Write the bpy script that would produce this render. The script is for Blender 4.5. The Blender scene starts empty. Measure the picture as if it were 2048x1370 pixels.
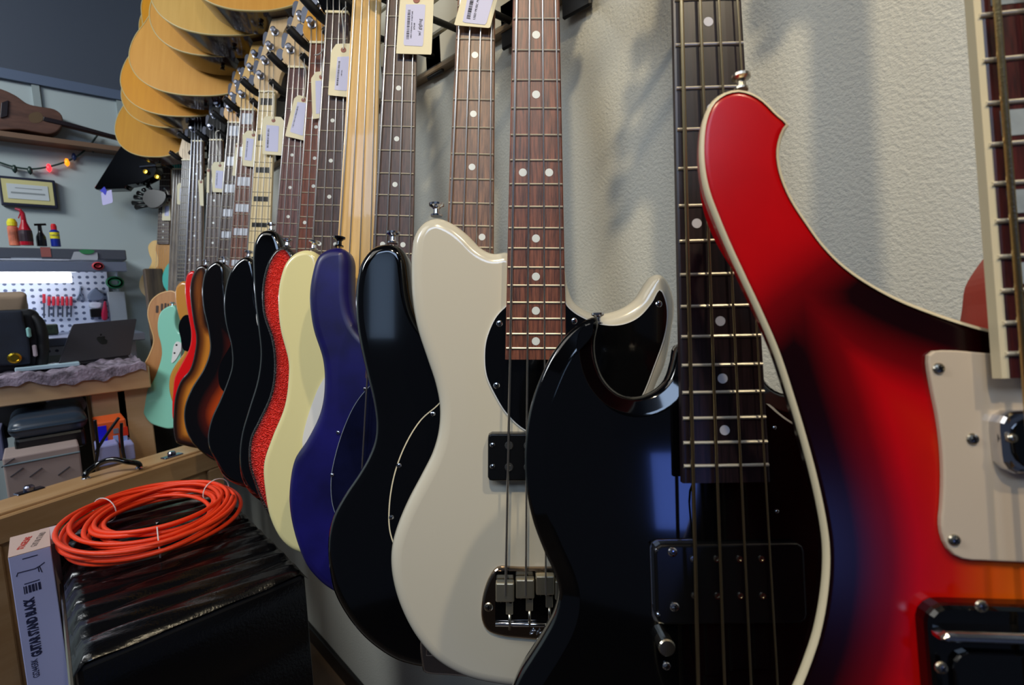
import bpy, bmesh, math, random
from mathutils import Vector, Matrix, geometry
random.seed(7)
SC = bpy.context.scene
COL = SC.collection
# ---------------------------------------------------------------- camera
W, H, F = 2048.0, 1370.0, 998.0
CAMH = 1.42
def _ray(u, v):
    return Vector((u - W/2, -(v - H/2), -F))
_d = _ray(70, 612).normalized()
_b = _ray(2080, 540).normalized()
_b = (_b - _d*_b.dot(_d)).normalized()
_up = _b.cross(_d)
R3 = Matrix((_b, _d, _up))          # camera coords -> world coords
CAMPOS = Vector((0, 0, CAMH))
cam_d = bpy.data.cameras.new('camera')
cam_d.sensor_width = 36.0
cam_d.lens = F/W*36.0
cam_d.clip_start = 0.01
cam_d.dof.use_dof = True
cam_d.dof.focus_distance = 0.62
cam_d.dof.aperture_fstop = 9.0
cam = bpy.data.objects.new('camera', cam_d)
COL.objects.link(cam)
cam.matrix_world = Matrix.Translation(CAMPOS) @ R3.to_4x4()
SC.camera = cam
# ---------------------------------------------------------------- colour management
SC.view_settings.view_transform = 'Standard'
SC.view_settings.look = 'None'
SC.view_settings.gamma = 1.0
SC.view_settings.exposure = 0.0
SC.view_settings.use_curve_mapping = False
# ---------------------------------------------------------------- world and lights
wd = bpy.data.worlds.new('world'); SC.world = wd
wd.use_nodes = True
bg = wd.node_tree.nodes['Background']
bg.inputs[0].default_value = (0.55, 0.68, 1.0, 1)
bg.inputs[1].default_value = 0.055
def area(name, loc, target, sx, sy, power, col):
    l = bpy.data.lights.new(name, 'AREA'); l.shape = 'RECTANGLE'
    l.size = sx; l.size_y = sy; l.energy = power; l.color = col
    o = bpy.data.objects.new(name, l); COL.objects.link(o)
    o.location = loc
    o.rotation_euler = (Vector(target) - Vector(loc)).to_track_quat('-Z', 'Y').to_euler()
    return o
def spot(name, loc, target, power, col, size=0.03, ang=70, blend=0.6):
    l = bpy.data.lights.new(name, 'SPOT'); l.energy = power; l.color = col
    l.shadow_soft_size = size; l.spot_size = math.radians(ang); l.spot_blend = blend
    o = bpy.data.objects.new(name, l); COL.objects.link(o)
    o.location = loc
    o.rotation_euler = (Vector(target) - Vector(loc)).to_track_quat('-Z', 'Y').to_euler()
    return o
area('ceiling_panel_light', (-1.0, 0.9, 2.95), (-0.2, 0.9, 1.0), 1.2, 1.2, 10, (1.0, 0.97, 0.90))
area('back_room_fill_light', (-1.7, 1.7, 2.95), (-0.75, 2.9, 1.3), 1.2, 0.6, 62, (0.92, 0.97, 1.0))  # added fill to brighten the back room, no fixture seen there
area('overhead_fill_light', (-1.1, -0.7, 2.98), (0.4, 0.6, 1.5), 1.4, 0.8, 26, (0.52, 0.70, 1.0))  # unseen fill lamp added high up, above the bodies' mirror angles
area('shop_window_light', (-1.66, -0.67, 2.13), (0.0, 0.5, 1.5), 0.14, 0.50, 0.32, (0.45, 0.66, 1.0))
area('blue_window_light', (-0.80, -1.93, 1.04), (0.15, 0.3, 1.2), 0.26, 0.38, 1.2, (0.14, 0.26, 1.0))  # blue window behind the camera, placed to mirror in the pointed-horn black bass
spot('track_spot', (-0.5, -0.35, 2.9), (0.66, 0.55, 1.72), 66, (1.0, 0.82, 0.54), 0.03, 72, 1.0)
spot('track_spot', (0.12, -0.75, 2.9), (0.70, 0.30, 1.62), 52, (1.0, 0.84, 0.58), 0.03, 58, 1.0)
# ---------------------------------------------------------------- helpers
def wp(u, v, Z):
    return CAMPOS + R3 @ Vector(((u-W/2)/F*Z, -(v-H/2)/F*Z, -Z))
def wdir(u, v):
    return R3 @ Vector(((u-W/2)/F, -(v-H/2)/F, -1.0))
def on_axis(u, v, ax, val):
    d = wdir(u, v); t = (val - CAMPOS[ax])/d[ax]
    return CAMPOS + d*t
def onX(u, v, x): return on_axis(u, v, 0, x)
def onY(u, v, y): return on_axis(u, v, 1, y)
def onH(u, v, h): return on_axis(u, v, 2, h)
MATS = {}
def srgb(c):
    return tuple(((x/255.0)/12.92 if x/255.0 <= 0.04045 else ((x/255.0+0.055)/1.055)**2.4) for x in c) + (1.0,)
def mat(name, col, rough=0.5, metal=0.0, coat=0.0, noise=None, bump=None, wood=None, emit=None, edge=None, spec=None, grain_axis=1):
    """noise = scale and amount ; wood=(scale, dark colour, stretch) ; bump=(scale, strength); edge=[(dist m, colour)...]"""
    if name in MATS: return MATS[name]
    m = bpy.data.materials.new(name); MATS[name] = m
    m.use_nodes = True
    nt = m.node_tree; N = nt.nodes; L = nt.links
    b = N['Principled BSDF']
    b.inputs['Base Color'].default_value = srgb(col)
    b.inputs['Roughness'].default_value = rough
    b.inputs['Metallic'].default_value = metal
    if coat:
        b.inputs['Coat Weight'].default_value = coat
        b.inputs['Coat Roughness'].default_value = 0.04
    if spec is not None: b.inputs['Specular IOR Level'].default_value = spec
    tc = N.new('ShaderNodeTexCoord')
    cur = None
    if edge:
        at = N.new('ShaderNodeAttribute'); at.attribute_name = 'edge'
        mp = N.new('ShaderNodeMapRange'); mx = edge[-1][0]
        mp.inputs['From Max'].default_value = mx
        L.new(at.outputs['Fac'], mp.inputs['Value'])
        cr = N.new('ShaderNodeValToRGB')
        e = cr.color_ramp.elements
        while len(e) < len(edge): e.new(0.5)
        for i, (dd, cc) in enumerate(edge):
            e[i].position = dd/mx; e[i].color = srgb(cc)
        L.new(mp.outputs[0], cr.inputs[0]); cur = cr.outputs[0]
    if wood:
        mpn = N.new('ShaderNodeMapping')
        sc = [wood[0]]*3; sc[grain_axis] = wood[0]/wood[2]
        mpn.inputs['Scale'].default_value = sc
        L.new(tc.outputs['Object'], mpn.inputs[0])
        nz = N.new('ShaderNodeTexNoise'); nz.inputs['Scale'].default_value = 1.0
        nz.inputs['Detail'].default_value = 6; nz.inputs['Roughness'].default_value = 0.65
        L.new(mpn.outputs[0], nz.inputs['Vector'])
        cr = N.new('ShaderNodeValToRGB'); e = cr.color_ramp.elements
        e[0].position = 0.33; e[0].color = srgb(wood[1]); e[1].position = 0.67; e[1].color = srgb(col)
        L.new(nz.outputs[0], cr.inputs[0])
        if cur is None: cur = cr.outputs[0]
        else:
            mxn = N.new('ShaderNodeMix'); mxn.data_type = 'RGBA'; mxn.blend_type = 'MULTIPLY'
            mxn.inputs['Factor'].default_value = 0.5
            L.new(cur, mxn.inputs[6]); L.new(cr.outputs[0], mxn.inputs[7]); cur = mxn.outputs[2]
    if noise:
        nz = N.new('ShaderNodeTexNoise'); nz.inputs['Scale'].default_value = noise[0]
        nz.inputs['Detail'].default_value = 5
        L.new(tc.outputs['Object'], nz.inputs['Vector'])
        mr = N.new('ShaderNodeMapRange')
        mr.inputs['From Min'].default_value = 0.3; mr.inputs['From Max'].default_value = 0.7
        mr.inputs['To Min'].default_value = 1-noise[1]; mr.inputs['To Max'].default_value = 1+noise[1]
        L.new(nz.outputs[0], mr.inputs[0])
        mxn = N.new('ShaderNodeMix'); mxn.data_type = 'RGBA'; mxn.blend_type = 'MULTIPLY'
        mxn.inputs['Factor'].default_value = 1.0
        if cur is None: mxn.inputs[6].default_value = srgb(col)
        else: L.new(cur, mxn.inputs[6])
        cb = N.new('ShaderNodeCombineColor')
        for i in range(3): L.new(mr.outputs[0], cb.inputs[i])
        L.new(cb.outputs[0], mxn.inputs[7]); cur = mxn.outputs[2]
    if cur is not None: L.new(cur, b.inputs['Base Color'])
    if bump:
        nz = N.new('ShaderNodeTexNoise'); nz.inputs['Scale'].default_value = bump[0]
        nz.inputs['Detail'].default_value = 3
        L.new(tc.outputs['Object'], nz.inputs['Vector'])
        bp = N.new('ShaderNodeBump'); bp.inputs['Strength'].default_value = bump[1]
        bp.inputs['Distance'].default_value = bump[2] if len(bump) > 2 else 0.002
        L.new(nz.outputs[0], bp.inputs['Height']); L.new(bp.outputs[0], b.inputs['Normal'])
    if emit:
        b.inputs['Emission Color'].default_value = srgb(emit[0]); b.inputs['Emission Strength'].default_value = emit[1]
    return m
def link_mesh(name, bm, m, parent=None, smooth=False, frame=None):
    me = bpy.data.meshes.new(name)
    bm.normal_update(); bm.to_mesh(me); bm.free()
    if m is not None:
        for mm in (m if isinstance(m, (list, tuple)) else [m]): me.materials.append(mm)
    if smooth:
        for p in me.polygons: p.use_smooth = True
    o = bpy.data.objects.new(name, me); COL.objects.link(o)
    if parent is not None: o.parent = parent
    if frame is not None: o.matrix_world = frame
    return o
def tag(o, label=None, cat=None, group=None, kind=None):
    if label: o['label'] = label
    if cat: o['category'] = cat
    if group: o['group'] = group
    if kind: o['kind'] = kind
    return o
def empty(name, M, label=None, cat=None, group=None):
    o = bpy.data.objects.new(name, None); COL.objects.link(o)
    o.empty_display_size = 0.05
    o.matrix_world = M
    bpy.context.view_layer.update()
    return tag(o, label, cat, group)
def frame_from(org, x, y):
    x = Vector(x).normalized(); y = Vector(y); y = (y - x*y.dot(x)).normalized(); z = x.cross(y)
    M = Matrix((x, y, z)).transposed().to_4x4(); M.translation = Vector(org); return M
def catmull(pts, closed=True, n=8):
    out = []; N = len(pts)
    P = [Vector(p) for p in pts]
    rng = range(N if closed else N-1)
    for i in rng:
        if closed: p0, p1, p2, p3 = P[(i-1) % N], P[i], P[(i+1) % N], P[(i+2) % N]
        else: p0, p1, p2, p3 = P[max(i-1, 0)], P[i], P[i+1], P[min(i+2, N-1)]
        # centripetal
        def tj(ti, a, b): return ti + max((b-a).length, 1e-9)**0.5
        t0 = 0.0; t1 = tj(t0, p0, p1); t2 = tj(t1, p1, p2); t3 = tj(t2, p2, p3)
        for k in range(n):
            t = t1 + (t2-t1)*k/n
            if (t1-t0) < 1e-4: A1 = p1
            else: A1 = p0*((t1-t)/(t1-t0)) + p1*((t-t0)/(t1-t0))
            A2 = p1*((t2-t)/(t2-t1)) + p2*((t-t1)/(t2-t1))
            if (t3-t2) < 1e-4: A3 = p2
            else: A3 = p2*((t3-t)/(t3-t2)) + p3*((t-t2)/(t3-t2))
            B1 = A1*((t2-t)/(t2-t0)) + A2*((t-t0)/(t2-t0))
            B2 = A2*((t3-t)/(t3-t1)) + A3*((t-t1)/(t3-t1))
            out.append(B1*((t2-t)/(t2-t1)) + B2*((t-t1)/(t2-t1)))
    if not closed: out.append(P[-1].copy())
    return out
def resample(P, step):
    L = [0.0]; N = len(P)
    for i in range(N): L.append(L[-1] + (P[(i+1) % N]-P[i]).length)
    n = max(12, int(round(L[-1]/step))); out = []; j = 0
    for k in range(n):
        s = L[-1]*k/n
        while L[j+1] < s: j += 1
        f = (s-L[j])/max(L[j+1]-L[j], 1e-9)
        out.append(P[j].lerp(P[(j+1) % N], f))
    return out
def ccw(P):
    a = sum(P[i].x*P[(i+1) % len(P)].y - P[(i+1) % len(P)].x*P[i].y for i in range(len(P)))
    return P if a > 0 else P[::-1]
def slab(P, z_top, thick, r=0.0, rb=None, step=0.004, edge_attr=True, seg=5, grid=0.008, chamfer=False, taper=0):
    """solid with the outline P (2D, metres), front face at z_top, rounded rim"""
    P = ccw(resample([Vector((p[0], p[1])) for p in P], step)); n = len(P)
    if rb is None: rb = r
    nor = []; rad = []
    for i in range(n):
        a, b, c = P[(i-2) % n], P[i], P[(i+2) % n]
        t = (c-a).normalized(); nor.append(Vector((-t.y, t.x)))
        t1 = (b-a).normalized(); t2 = (c-b).normalized()
        turn = t1.x*t2.y - t1.y*t2.x
        rad.append(1e3 if turn <= 1e-4 else (c-a).length/2/turn)
    def ri(r):
        q = [min(r, 0.8*x) for x in rad]
        for _ in range(6):
            q = [min(q[i], (q[(i-1) % n]+q[i]*2+q[(i+1) % n])/4) for i in range(n)]
        return q
    bm = bmesh.new(); lay = bm.verts.layers.float.new('edge')
    rings = []
    def ring(off, z):
        r_ = []
        for i in range(n):
            p = P[i] + nor[i]*off[i]
            v = bm.verts.new((p.x, p.y, z)); v[lay] = off[i]; r_.append(v)
        rings.append(r_)
    rt = ri(r) if r > 0 else None; rbk = ri(rb) if rb > 0 else None
    zb = z_top - thick
    if taper:
        tp = ri(taper)
        for k in range(6):
            f = 1-k/5; ring([x*f for x in tp], z_top - r - 0.005 - (thick-r-0.005)*f**1.3)
    elif rbk:
        for k in range(seg+1):
            th = math.pi/2*k/seg
            ring([x*(1-math.sin(th)) for x in rbk], zb + rb*(1-math.cos(th)))
    else: ring([0]*n, zb)
    if rt:
        for k in range(seg+1):
            th = math.pi/2*k/seg
            if chamfer:
                f = k/seg; ring([x*f for x in rt], z_top - r*0.45*(1-f))
            else:
                ring([x*(1-math.cos(th)) for x in rt], z_top - r*(1-math.sin(th)))
        ring([x+0.0004 for x in rt], z_top)
    else: ring([0]*n, z_top)
    for a, b in zip(rings, rings[1:]):
        for i in range(n):
            try: bm.faces.new((a[i], a[(i+1) % n], b[(i+1) % n], b[i]))
            except ValueError: pass
    def cap(rg, flip, g):
        pts = [Vector((v.co.x, v.co.y)) for v in rg]
        z = rg[0].co.z
        inner = []; dist = []
        if g:
            x0 = min(p.x for p in pts); x1 = max(p.x for p in pts); y0 = min(p.y for p in pts); y1 = max(p.y for p in pts)
            y = y0 + g/2
            while y < y1:
                xs = []
                for i in range(n):
                    p, q = pts[i], pts[(i+1) % n]
                    if (p.y > y) != (q.y > y): xs.append(p.x + (y-p.y)/(q.y-p.y)*(q.x-p.x))
                xs.sort()
                x = x0 + g/2
                while x < x1:
                    if sum(1 for t in xs if t < x) % 2 == 1:
                        dd = min((x-p.x)**2 + (y-p.y)**2 for p in P)**0.5
                        dr = min((x-p.x)**2 + (y-p.y)**2 for p in pts)**0.5
                        if dr > g*0.45: inner.append(Vector((x, y))); dist.append(dd)
                    x += g
                y += g
        allp = pts + inner
        vo, eo, fo, ov, oe, of = geometry.delaunay_2d_cdt(allp, [], [list(range(n))], 1, 1e-7)
        vs = []
        for i, p in enumerate(vo):
            src = ov[i][0] if ov[i] else -1
            if 0 <= src < n: vs.append(rg[src])
            else:
                v = bm.verts.new((p.x, p.y, z))
                v[lay] = dist[src-n] if src >= n else 0
                vs.append(v)
        for f in fo:
            try:
                q = [vs[i] for i in f]
                if len(set(q)) < 3: continue
                fc = bm.faces.new(q if not flip else q[::-1])
            except ValueError: pass
    cap(rings[-1], False, grid)
    cap(rings[0], True, 0)
    return bm
def box_bm(x0, x1, y0, y1, z0, z1, bev=0.0, seg=2, bm=None):
    b = bmesh.new()
    vs = [b.verts.new((x, y, z)) for x in (x0, x1) for y in (y0, y1) for z in (z0, z1)]
    for f in ((0, 1, 3, 2), (4, 6, 7, 5), (0, 4, 5, 1), (2, 3, 7, 6), (0, 2, 6, 4), (1, 5, 7, 3)):
        b.faces.new([vs[i] for i in f])
    bmesh.ops.recalc_face_normals(b, faces=b.faces)
    if bev > 0: bmesh.ops.bevel(b, geom=list(b.edges), offset=bev, segments=seg, profile=0.5, affect='EDGES')
    if bm is None: return b
    merge(bm, b); return bm
def merge(bm, b):
    me = bpy.data.meshes.new('tmp'); b.to_mesh(me); b.free(); bm.from_mesh(me); bpy.data.meshes.remove(me)
def tube(pts, rad, seg=8, bm=None, caps=True, closed=False):
    """swept tube, rad scalar or list"""
    if bm is None: bm = bmesh.new()
    P = [Vector(p) for p in pts]; n = len(P)
    rr = rad if isinstance(rad, (list, tuple)) else [rad]*n
    prev = None; rings = []
    for i in range(n):
        if closed: t = (P[(i+1) % n]-P[(i-1) % n])
        else: t = (P[min(i+1, n-1)]-P[max(i-1, 0)])
        t.normalize()
        if prev is None:
            a = Vector((0, 0, 1)) if abs(t.z) < 0.9 else Vector((1, 0, 0))
            u = (a - t*a.dot(t)).normalized()
        else:
            u = prev - t*prev.dot(t)
            u = u.normalized() if u.length > 1e-6 else prev
        prev = u; w = t.cross(u)
        rings.append([bm.verts.new(P[i] + (u*math.cos(2*math.pi*k/seg) + w*math.sin(2*math.pi*k/seg))*rr[i]) for k in range(seg)])
    for i in range(n if closed else n-1):
        a, b = rings[i], rings[(i+1) % n]
        for k in range(seg):
            bm.faces.new((a[k], a[(k+1) % seg], b[(k+1) % seg], b[k]))
    if caps and not closed:
        bm.faces.new(rings[0][::-1]); bm.faces.new(rings[-1])
    return bm
def lathe(prof, seg=20, bm=None, M=None):
    """profile [(r,z)...] around z"""
    own = bmesh.new(); rings = []
    for r, z in prof:
        if r < 1e-6: rings.append([own.verts.new((0, 0, z))])
        else: rings.append([own.verts.new((r*math.cos(2*math.pi*k/seg), r*math.sin(2*math.pi*k/seg), z)) for k in range(seg)])
    for a, b in zip(rings, rings[1:]):
        for k in range(seg):
            q = [a[k % len(a)], a[(k+1) % len(a)], b[(k+1) % len(b)], b[k % len(b)]]
            q2 = []
            for v in q:
                if v not in q2: q2.append(v)
            if len(q2) >= 3:
                try: own.faces.new(q2)
                except ValueError: pass
    if len(rings[0]) > 1: own.faces.new(rings[0][::-1])
    if len(rings[-1]) > 1: own.faces.new(rings[-1])
    bmesh.ops.recalc_face_normals(own, faces=own.faces)
    if M is not None: own.transform(M)
    if bm is None: return own
    merge(bm, own); return bm
def text_mesh(name, txt, size, m, M, parent=None, align='CENTER', extrude=0.0002, sx=1.0, bold=0.0, fit=None):
    cu = bpy.data.curves.new('t', 'FONT'); cu.body = txt; cu.size = size; cu.align_x = align; cu.align_y = 'CENTER'
    cu.extrude = extrude; cu.offset = bold; cu.resolution_u = 2
    ob = bpy.data.objects.new('t', cu); COL.objects.link(ob)
    dg = bpy.context.evaluated_depsgraph_get()
    me = bpy.data.meshes.new_from_object(ob.evaluated_get(dg))
    bpy.data.objects.remove(ob); bpy.data.curves.remove(cu)
    if fit:
        xs_ = [v.co.x for v in me.vertices]; sx = fit/max(max(xs_)-min(xs_), 1e-6)
    me.transform(M @ Matrix.Diagonal((sx, 1, 1, 1)))
    me.materials.clear(); me.materials.append(m); me.name = name
    o = bpy.data.objects.new(name, me); COL.objects.link(o)
    if parent is not None: o.parent = parent
    return o
T = Matrix.Translation
def Rot(a, ax): return Matrix.Rotation(a, 4, ax)
# ---------------------------------------------------------------- shared materials
M_CHROME = mat('chrome', (215, 215, 220), 0.12, 1.0)
M_NICKEL = mat('nickel', (190, 182, 165), 0.25, 1.0)
M_FRET = mat('fret_wire', (225, 218, 198), 0.35, 0.55)
M_STRING = mat('string_wire', (215, 215, 215), 0.38, 1.0)
M_SADDLE = mat('worn_nickel', (214, 204, 178), 0.42, 1.0)
M_MATTE = mat('matte_black', (12, 12, 13), 0.6, spec=0.2)
M_TUNER = mat('tuner_grey', (132, 136, 150), 0.35, 0.8)
M_STRINGB = mat('bronze_string', (205, 180, 125), 0.35, 1.0, bump=(900, 0.5, 0.0005))
M_BLACK = mat('black_gloss', (4, 4, 5), 0.08, 0, 0.5)
M_BLACKP = mat('black_plastic', (9, 9, 10), 0.28)
M_FOAM = mat('black_foam', (10, 10, 11), 0.6)
M_DOT = mat('pearl_dot', (215, 222, 220), 0.35)
M_ROSE = mat('rosewood', (136, 80, 58), 0.42, wood=(420, (56, 28, 22), 14))
M_ROSED = mat('dark_rosewood', (88, 62, 56), 0.42, wood=(420, (40, 27, 26), 14))
M_ROSER = mat('red_rosewood', (130, 66, 40), 0.42, wood=(420, (75, 36, 24), 14))
M_EBONY = mat('ebony', (38, 24, 28), 0.35, wood=(420, (14, 9, 12), 14))
M_MAPLE = mat('maple', (226, 190, 125), 0.3, coat=0.4, wood=(90, (208, 168, 100), 10))
M_MAPLEP = mat('pale_maple', (214, 186, 144), 0.35, wood=(90, (200, 170, 125), 10))
M_MAPLEO = mat('amber_maple', (205, 150, 50), 0.3, coat=0.4, wood=(90, (190, 132, 40), 10))
M_NECK = mat('neck_maple', (168, 118, 66), 0.35, wood=(90, (140, 92, 48), 10))
M_BONE = mat('bone', (232, 220, 180), 0.4)
M_WHITEP = mat('white_plastic', (225, 225, 222), 0.35)
# ---------------------------------------------------------------- guitars
WALLX = 0.70
ZB = 0.014     # height of fretboard surface above the body face
class G: pass
def gframe(u, v, Z, frac, L, slope, tilt=0.07, yaw=0.0):
    g = G(); g.L = L
    x = (u-W/2)/F; y = -(v-H/2)/F
    a = x*tilt - slope*(1-y*tilt)
    yc = Vector((a, 1, -tilt)).normalized()
    xc = Vector((math.cos(yaw), 0, math.sin(yaw)))
    xc = (xc - yc*xc.dot(yc)).normalized()
    yw = R3 @ yc; xw = R3 @ xc; zw = xw.cross(yw)
    org = wp(u, v, Z) - yw*(frac*L) - zw*ZB
    M = Matrix((xw, yw, zw)).transposed().to_4x4(); M.translation = org
    g.M = M; g.Mi = M.inverted(); g.x = xw; g.y = yw; g.z = zw; g.org = org
    return g
def lp(g, pts, h=0.0):
    o = g.Mi @ CAMPOS; out = []
    R = g.Mi.to_3x3()
    for (u, v) in pts:
        d = R @ wdir(u, v); t = (h - o.z)/d.z
        p = o + d*t; out.append(Vector((p.x, p.y)))
    return out
def fr(n): return 2.0**(-n/12.0)
def add_neck(g, nf=20, wn=0.041, we=0.062, board=M_ROSE, neckm=M_NECK, inlay='dot', dotm=M_DOT, ns=4, dia=(.0013, .0011, .0009, .0007), sm=M_STRING, bind=None, cx=0.0, frets=True, thick=0.019, sb=0.031, sn=0.0165, f0=0, dotr=0.0035, side=True, nin=0.0003):
    L = g.L; ye = L*fr(nf) - 0.012
    root = g.root
    def hw(y):
        return (wn + (we-wn)*(L-y)/(L-ye))/2
    bm = bmesh.new()
    rings = []
    bw = 0.0035 if bind else 0
    for y in (ye, L-0.002):
        w = hw(y) - bw
        prof = [(-w, ZB-0.006), (-w, ZB-0.0008), (-w+0.0015, ZB-0.0003), (-w*0.5, ZB), (w*0.5, ZB), (w-0.0015, ZB-0.0003), (w, ZB-0.0008), (w, ZB-0.006)]
        rings.append([bm.verts.new((cx+px_, y, z)) for px_, z in prof])
    k = len(rings[0])
    for i in range(k): bm.faces.new((rings[0][i], rings[0][(i+1) % k], rings[1][(i+1) % k], rings[1][i]))
    bm.faces.new(rings[0]); bm.faces.new(rings[1][::-1])
    bmesh.ops.recalc_face_normals(bm, faces=bm.faces)
    fb = link_mesh('fretboard', bm, board, root)
    if bind:
        bm = bmesh.new()
        for s in (-1, 1):
            b = bmesh.new(); vs = []
            for y in (ye, L-0.002):
                w = hw(y)
                for xx in (w-bw, w):
                    for z in (ZB-0.006, ZB-0.0002): vs.append(b.verts.new((cx+s*xx, y, z)))
            for f in ((0, 1, 3, 2), (4, 6, 7, 5), (0, 4, 5, 1), (2, 3, 7, 6), (0, 2, 6, 4), (1, 5, 7, 3)): b.faces.new([vs[i] for i in f])
            bmesh.ops.recalc_face_normals(b, faces=b.faces); merge(bm, b)
        link_mesh('binding', bm, bind, root)
    # neck wood
    bm = bmesh.new(); rings = []
    ylo = ye + 0.05
    for y, th in ((ylo, thick+0.004), (ylo+0.06, thick), (L-0.01, thick*0.85), (L+0.004, thick*0.8)):
        w = hw(min(y, L)) - nin
        r_ = []
        for i in range(13):
            a = math.pi*i/12
            r_.append(bm.verts.new((cx - w*math.cos(a), y, ZB-0.006 - th*math.sin(a)**0.8)))
        rings.append(r_)
    for a, b in zip(rings, rings[1:]):
        for i in range(12): bm.faces.new((a[i], b[i], b[i+1], a[i+1]))
        bm.faces.new((a[0], a[12], b[12], b[0]))
    bm.faces.new(rings[0]); bm.faces.new(rings[-1][::-1])
    bmesh.ops.recalc_face_normals(bm, faces=bm.faces)
    nk = link_mesh('neck', bm, neckm, root, smooth=False)
    if frets:
        for n in range(1, nf+1):
            y = L*fr(n); w = hw(y) - (0.0008 if not bind else 0.002)
            bm = bmesh.new()
            pr = [(-0.0013, -0.0003), (-0.0008, 0.0010), (0, 0.0014), (0.0008, 0.0010), (0.0013, -0.0003)]
            A = [bm.verts.new((cx-w, y+a, ZB+b)) for a, b in pr]; B = [bm.verts.new((cx+w, y+a, ZB+b)) for a, b in pr]
            for i in range(5): bm.faces.new((A[i], A[(i+1) % 5], B[(i+1) % 5], B[i]))
            bm.faces.new(A); bm.faces.new(B[::-1])
            bmesh.ops.recalc_face_normals(bm, faces=bm.faces)
            link_mesh('fret', bm, M_FRET, fb)
    if inlay:
        for n in (1, 3, 5, 7, 9, 12, 15, 17, 19, 21):
            if n > nf or (n == 1 and inlay == 'dot'): continue
            y = L*fr(n-0.5); y1 = L*fr(n); y0 = L*fr(n-1)
            if inlay == 'dot':
                offs = (-0.014, 0.014) if n == 12 else (0,)
                for ox in offs:
                    bm = lathe([(0, 0), (dotr, 0), (dotr, 0.0004), (0, 0.0004)], 18, M=T((cx+ox, y, ZB-0.0002)))
                    link_mesh('inlay', bm, dotm, fb)
            else:
                w = hw(y)*0.72; hh = (y0-y1)*0.5*(0.62 if inlay == 'block' else 0.36)
                link_mesh('inlay', box_bm(cx-w, cx+w, y-hh, y+hh, ZB-0.001, ZB+0.0003), dotm, fb)
    # nut
    link_mesh('nut', box_bm(cx-wn/2, cx+wn/2, L-0.002, L+0.003, ZB-0.006, ZB+0.0028, 0.0006, 1), M_BONE, root)
    g.cx = cx; g.hw = hw
    # strings
    for i in range(ns):
        f = i/(ns-1)*2-1
        xb = cx + f*sb; xn = cx + f*sn
        d = dia[i] if len(dia) == ns else dia[0] + (dia[-1]-dia[0])*i/(ns-1)
        pts = [(xb, 0, 0.0195), (xn, L, ZB+0.003)]
        if hasattr(g, 'posts') and i < len(g.posts):
            px_, py = g.posts[i][:2]; pts.append((px_, py, g.hz+0.006))
        else: pts.append((xn, L+0.04+0.03*i, ZB-0.004))
        link_mesh('string', tube(pts, d, 8), sm, root, smooth=True)
def add_headstock(g, m=M_MAPLEP, style='inline', tuner=M_TUNER, cx=0.0, side=-1, keys=True):
    L = g.L
    g.hz = 0.0
    if style == 'inline':
        pts = [(-20, 0), (-24, 8), (-36, 20), (-41, 32), (-36, 60), (-24, 110), (-12, 160), (-3, 196), (6, 210), (20, 214), (33, 205), (39, 190), (33, 176), (27, 160), (30, 135), (38, 112), (40, 92), (34, 72), (26, 50), (22, 25), (20, 0), (8, -3), (-8, -3)]
        posts = [(-21, 46), (-12, 84), (-2, 122), (8, 160)]; kx = [-46, -36, -26, -16]
    else:
        pts = [(-20, 0), (-24, 12), (-38, 40), (-42, 80), (-38, 120), (-40, 150), (-20, 158), (0, 150), (20, 158), (40, 150), (38, 120), (42, 80), (38, 40), (24, 12), (20, 0), (8, -3), (-8, -3)]
        posts = [(-24, 50), (-22, 105), (22, 105), (24, 50)]; kx = [-56, -56, 56, 56]
    P = catmull([Vector((cx+a*.001, L+b*.001)) for a, b in pts], True, 5)
    hs = link_mesh('headstock', slab(P, 0.004, 0.015, 0.0015, step=0.004, grid=0, seg=2), m, g.root, smooth=False)
    g.posts = [(cx+a*.001, L+b*.001) for a, b in posts]; g.hz = 0.004
    if not keys: return hs
    for (a, b), k in zip(posts, kx):
        s = -1 if k < 0 else 1
        bm = lathe([(0.0095, 0), (0.0095, 0.002), (0.006, 0.003), (0.006, 0.012), (0.0072, 0.0125), (0.0072, 0.015), (0.004, 0.0165), (0, 0.0165)], 16, M=T((cx+a*.001, L+b*.001, 0.004)))
        tube([(cx+a*.001, L+b*.001-0.004, -0.013), (cx+(k-s*4)*.001, L+b*.001-0.004, -0.013)], 0.0028, 8, bm)
        # clover key
        ck = []
        for i in range(28):
            t = 2*math.pi*i/28
            rr = 0.0155*(1+0.16*math.cos(3*t))
            ck.append(Vector((rr*math.cos(t)*1.0*(-s if True else 1), rr*1.1*math.sin(t))))
        kb = slab(ck, 0.0018, 0.0036, 0.001, step=0.003, grid=0, seg=1)
        kb.transform(T((cx+(k+s*7)*.001, L+b*.001-0.004, -0.013)) @ Rot(0.5*s, 'Y'))
        merge(bm, kb)
        link_mesh('tuner', bm, tuner, hs, smooth=False)
    return hs
def smooth_body(o, ang=40):
    for p in o.data.polygons: p.use_smooth = True
    return o
def screw(g, u=None, v=None, r=0.0032, h=0.002, parent=None, m=M_CHROME, loc=None):
    p = lp(g, [(u, v)], h)[0] if loc is None else Vector(loc)
    bm = lathe([(r, 0), (r, 0.0004), (r*.8, 0.0011), (r*.4, 0.0015), (0, 0.0016)], 14, M=T((p.x, p.y, h)))
    n0 = len(bm.faces)
    a = random.random()*1.5
    for k in (0, 1):
        b = box_bm(-r*.55, r*.55, -r*.13, r*.13, 0.0010, 0.0018); b.transform(T((p.x, p.y, h)) @ Rot(a+k*math.pi/2, 'Z')); merge(bm, b)
    bm.faces.ensure_lookup_table()
    for f in bm.faces[n0:]: f.material_index = 1
    return link_mesh('screw', bm, [m, M_BLACKP], parent or g.root, smooth=False)
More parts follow.
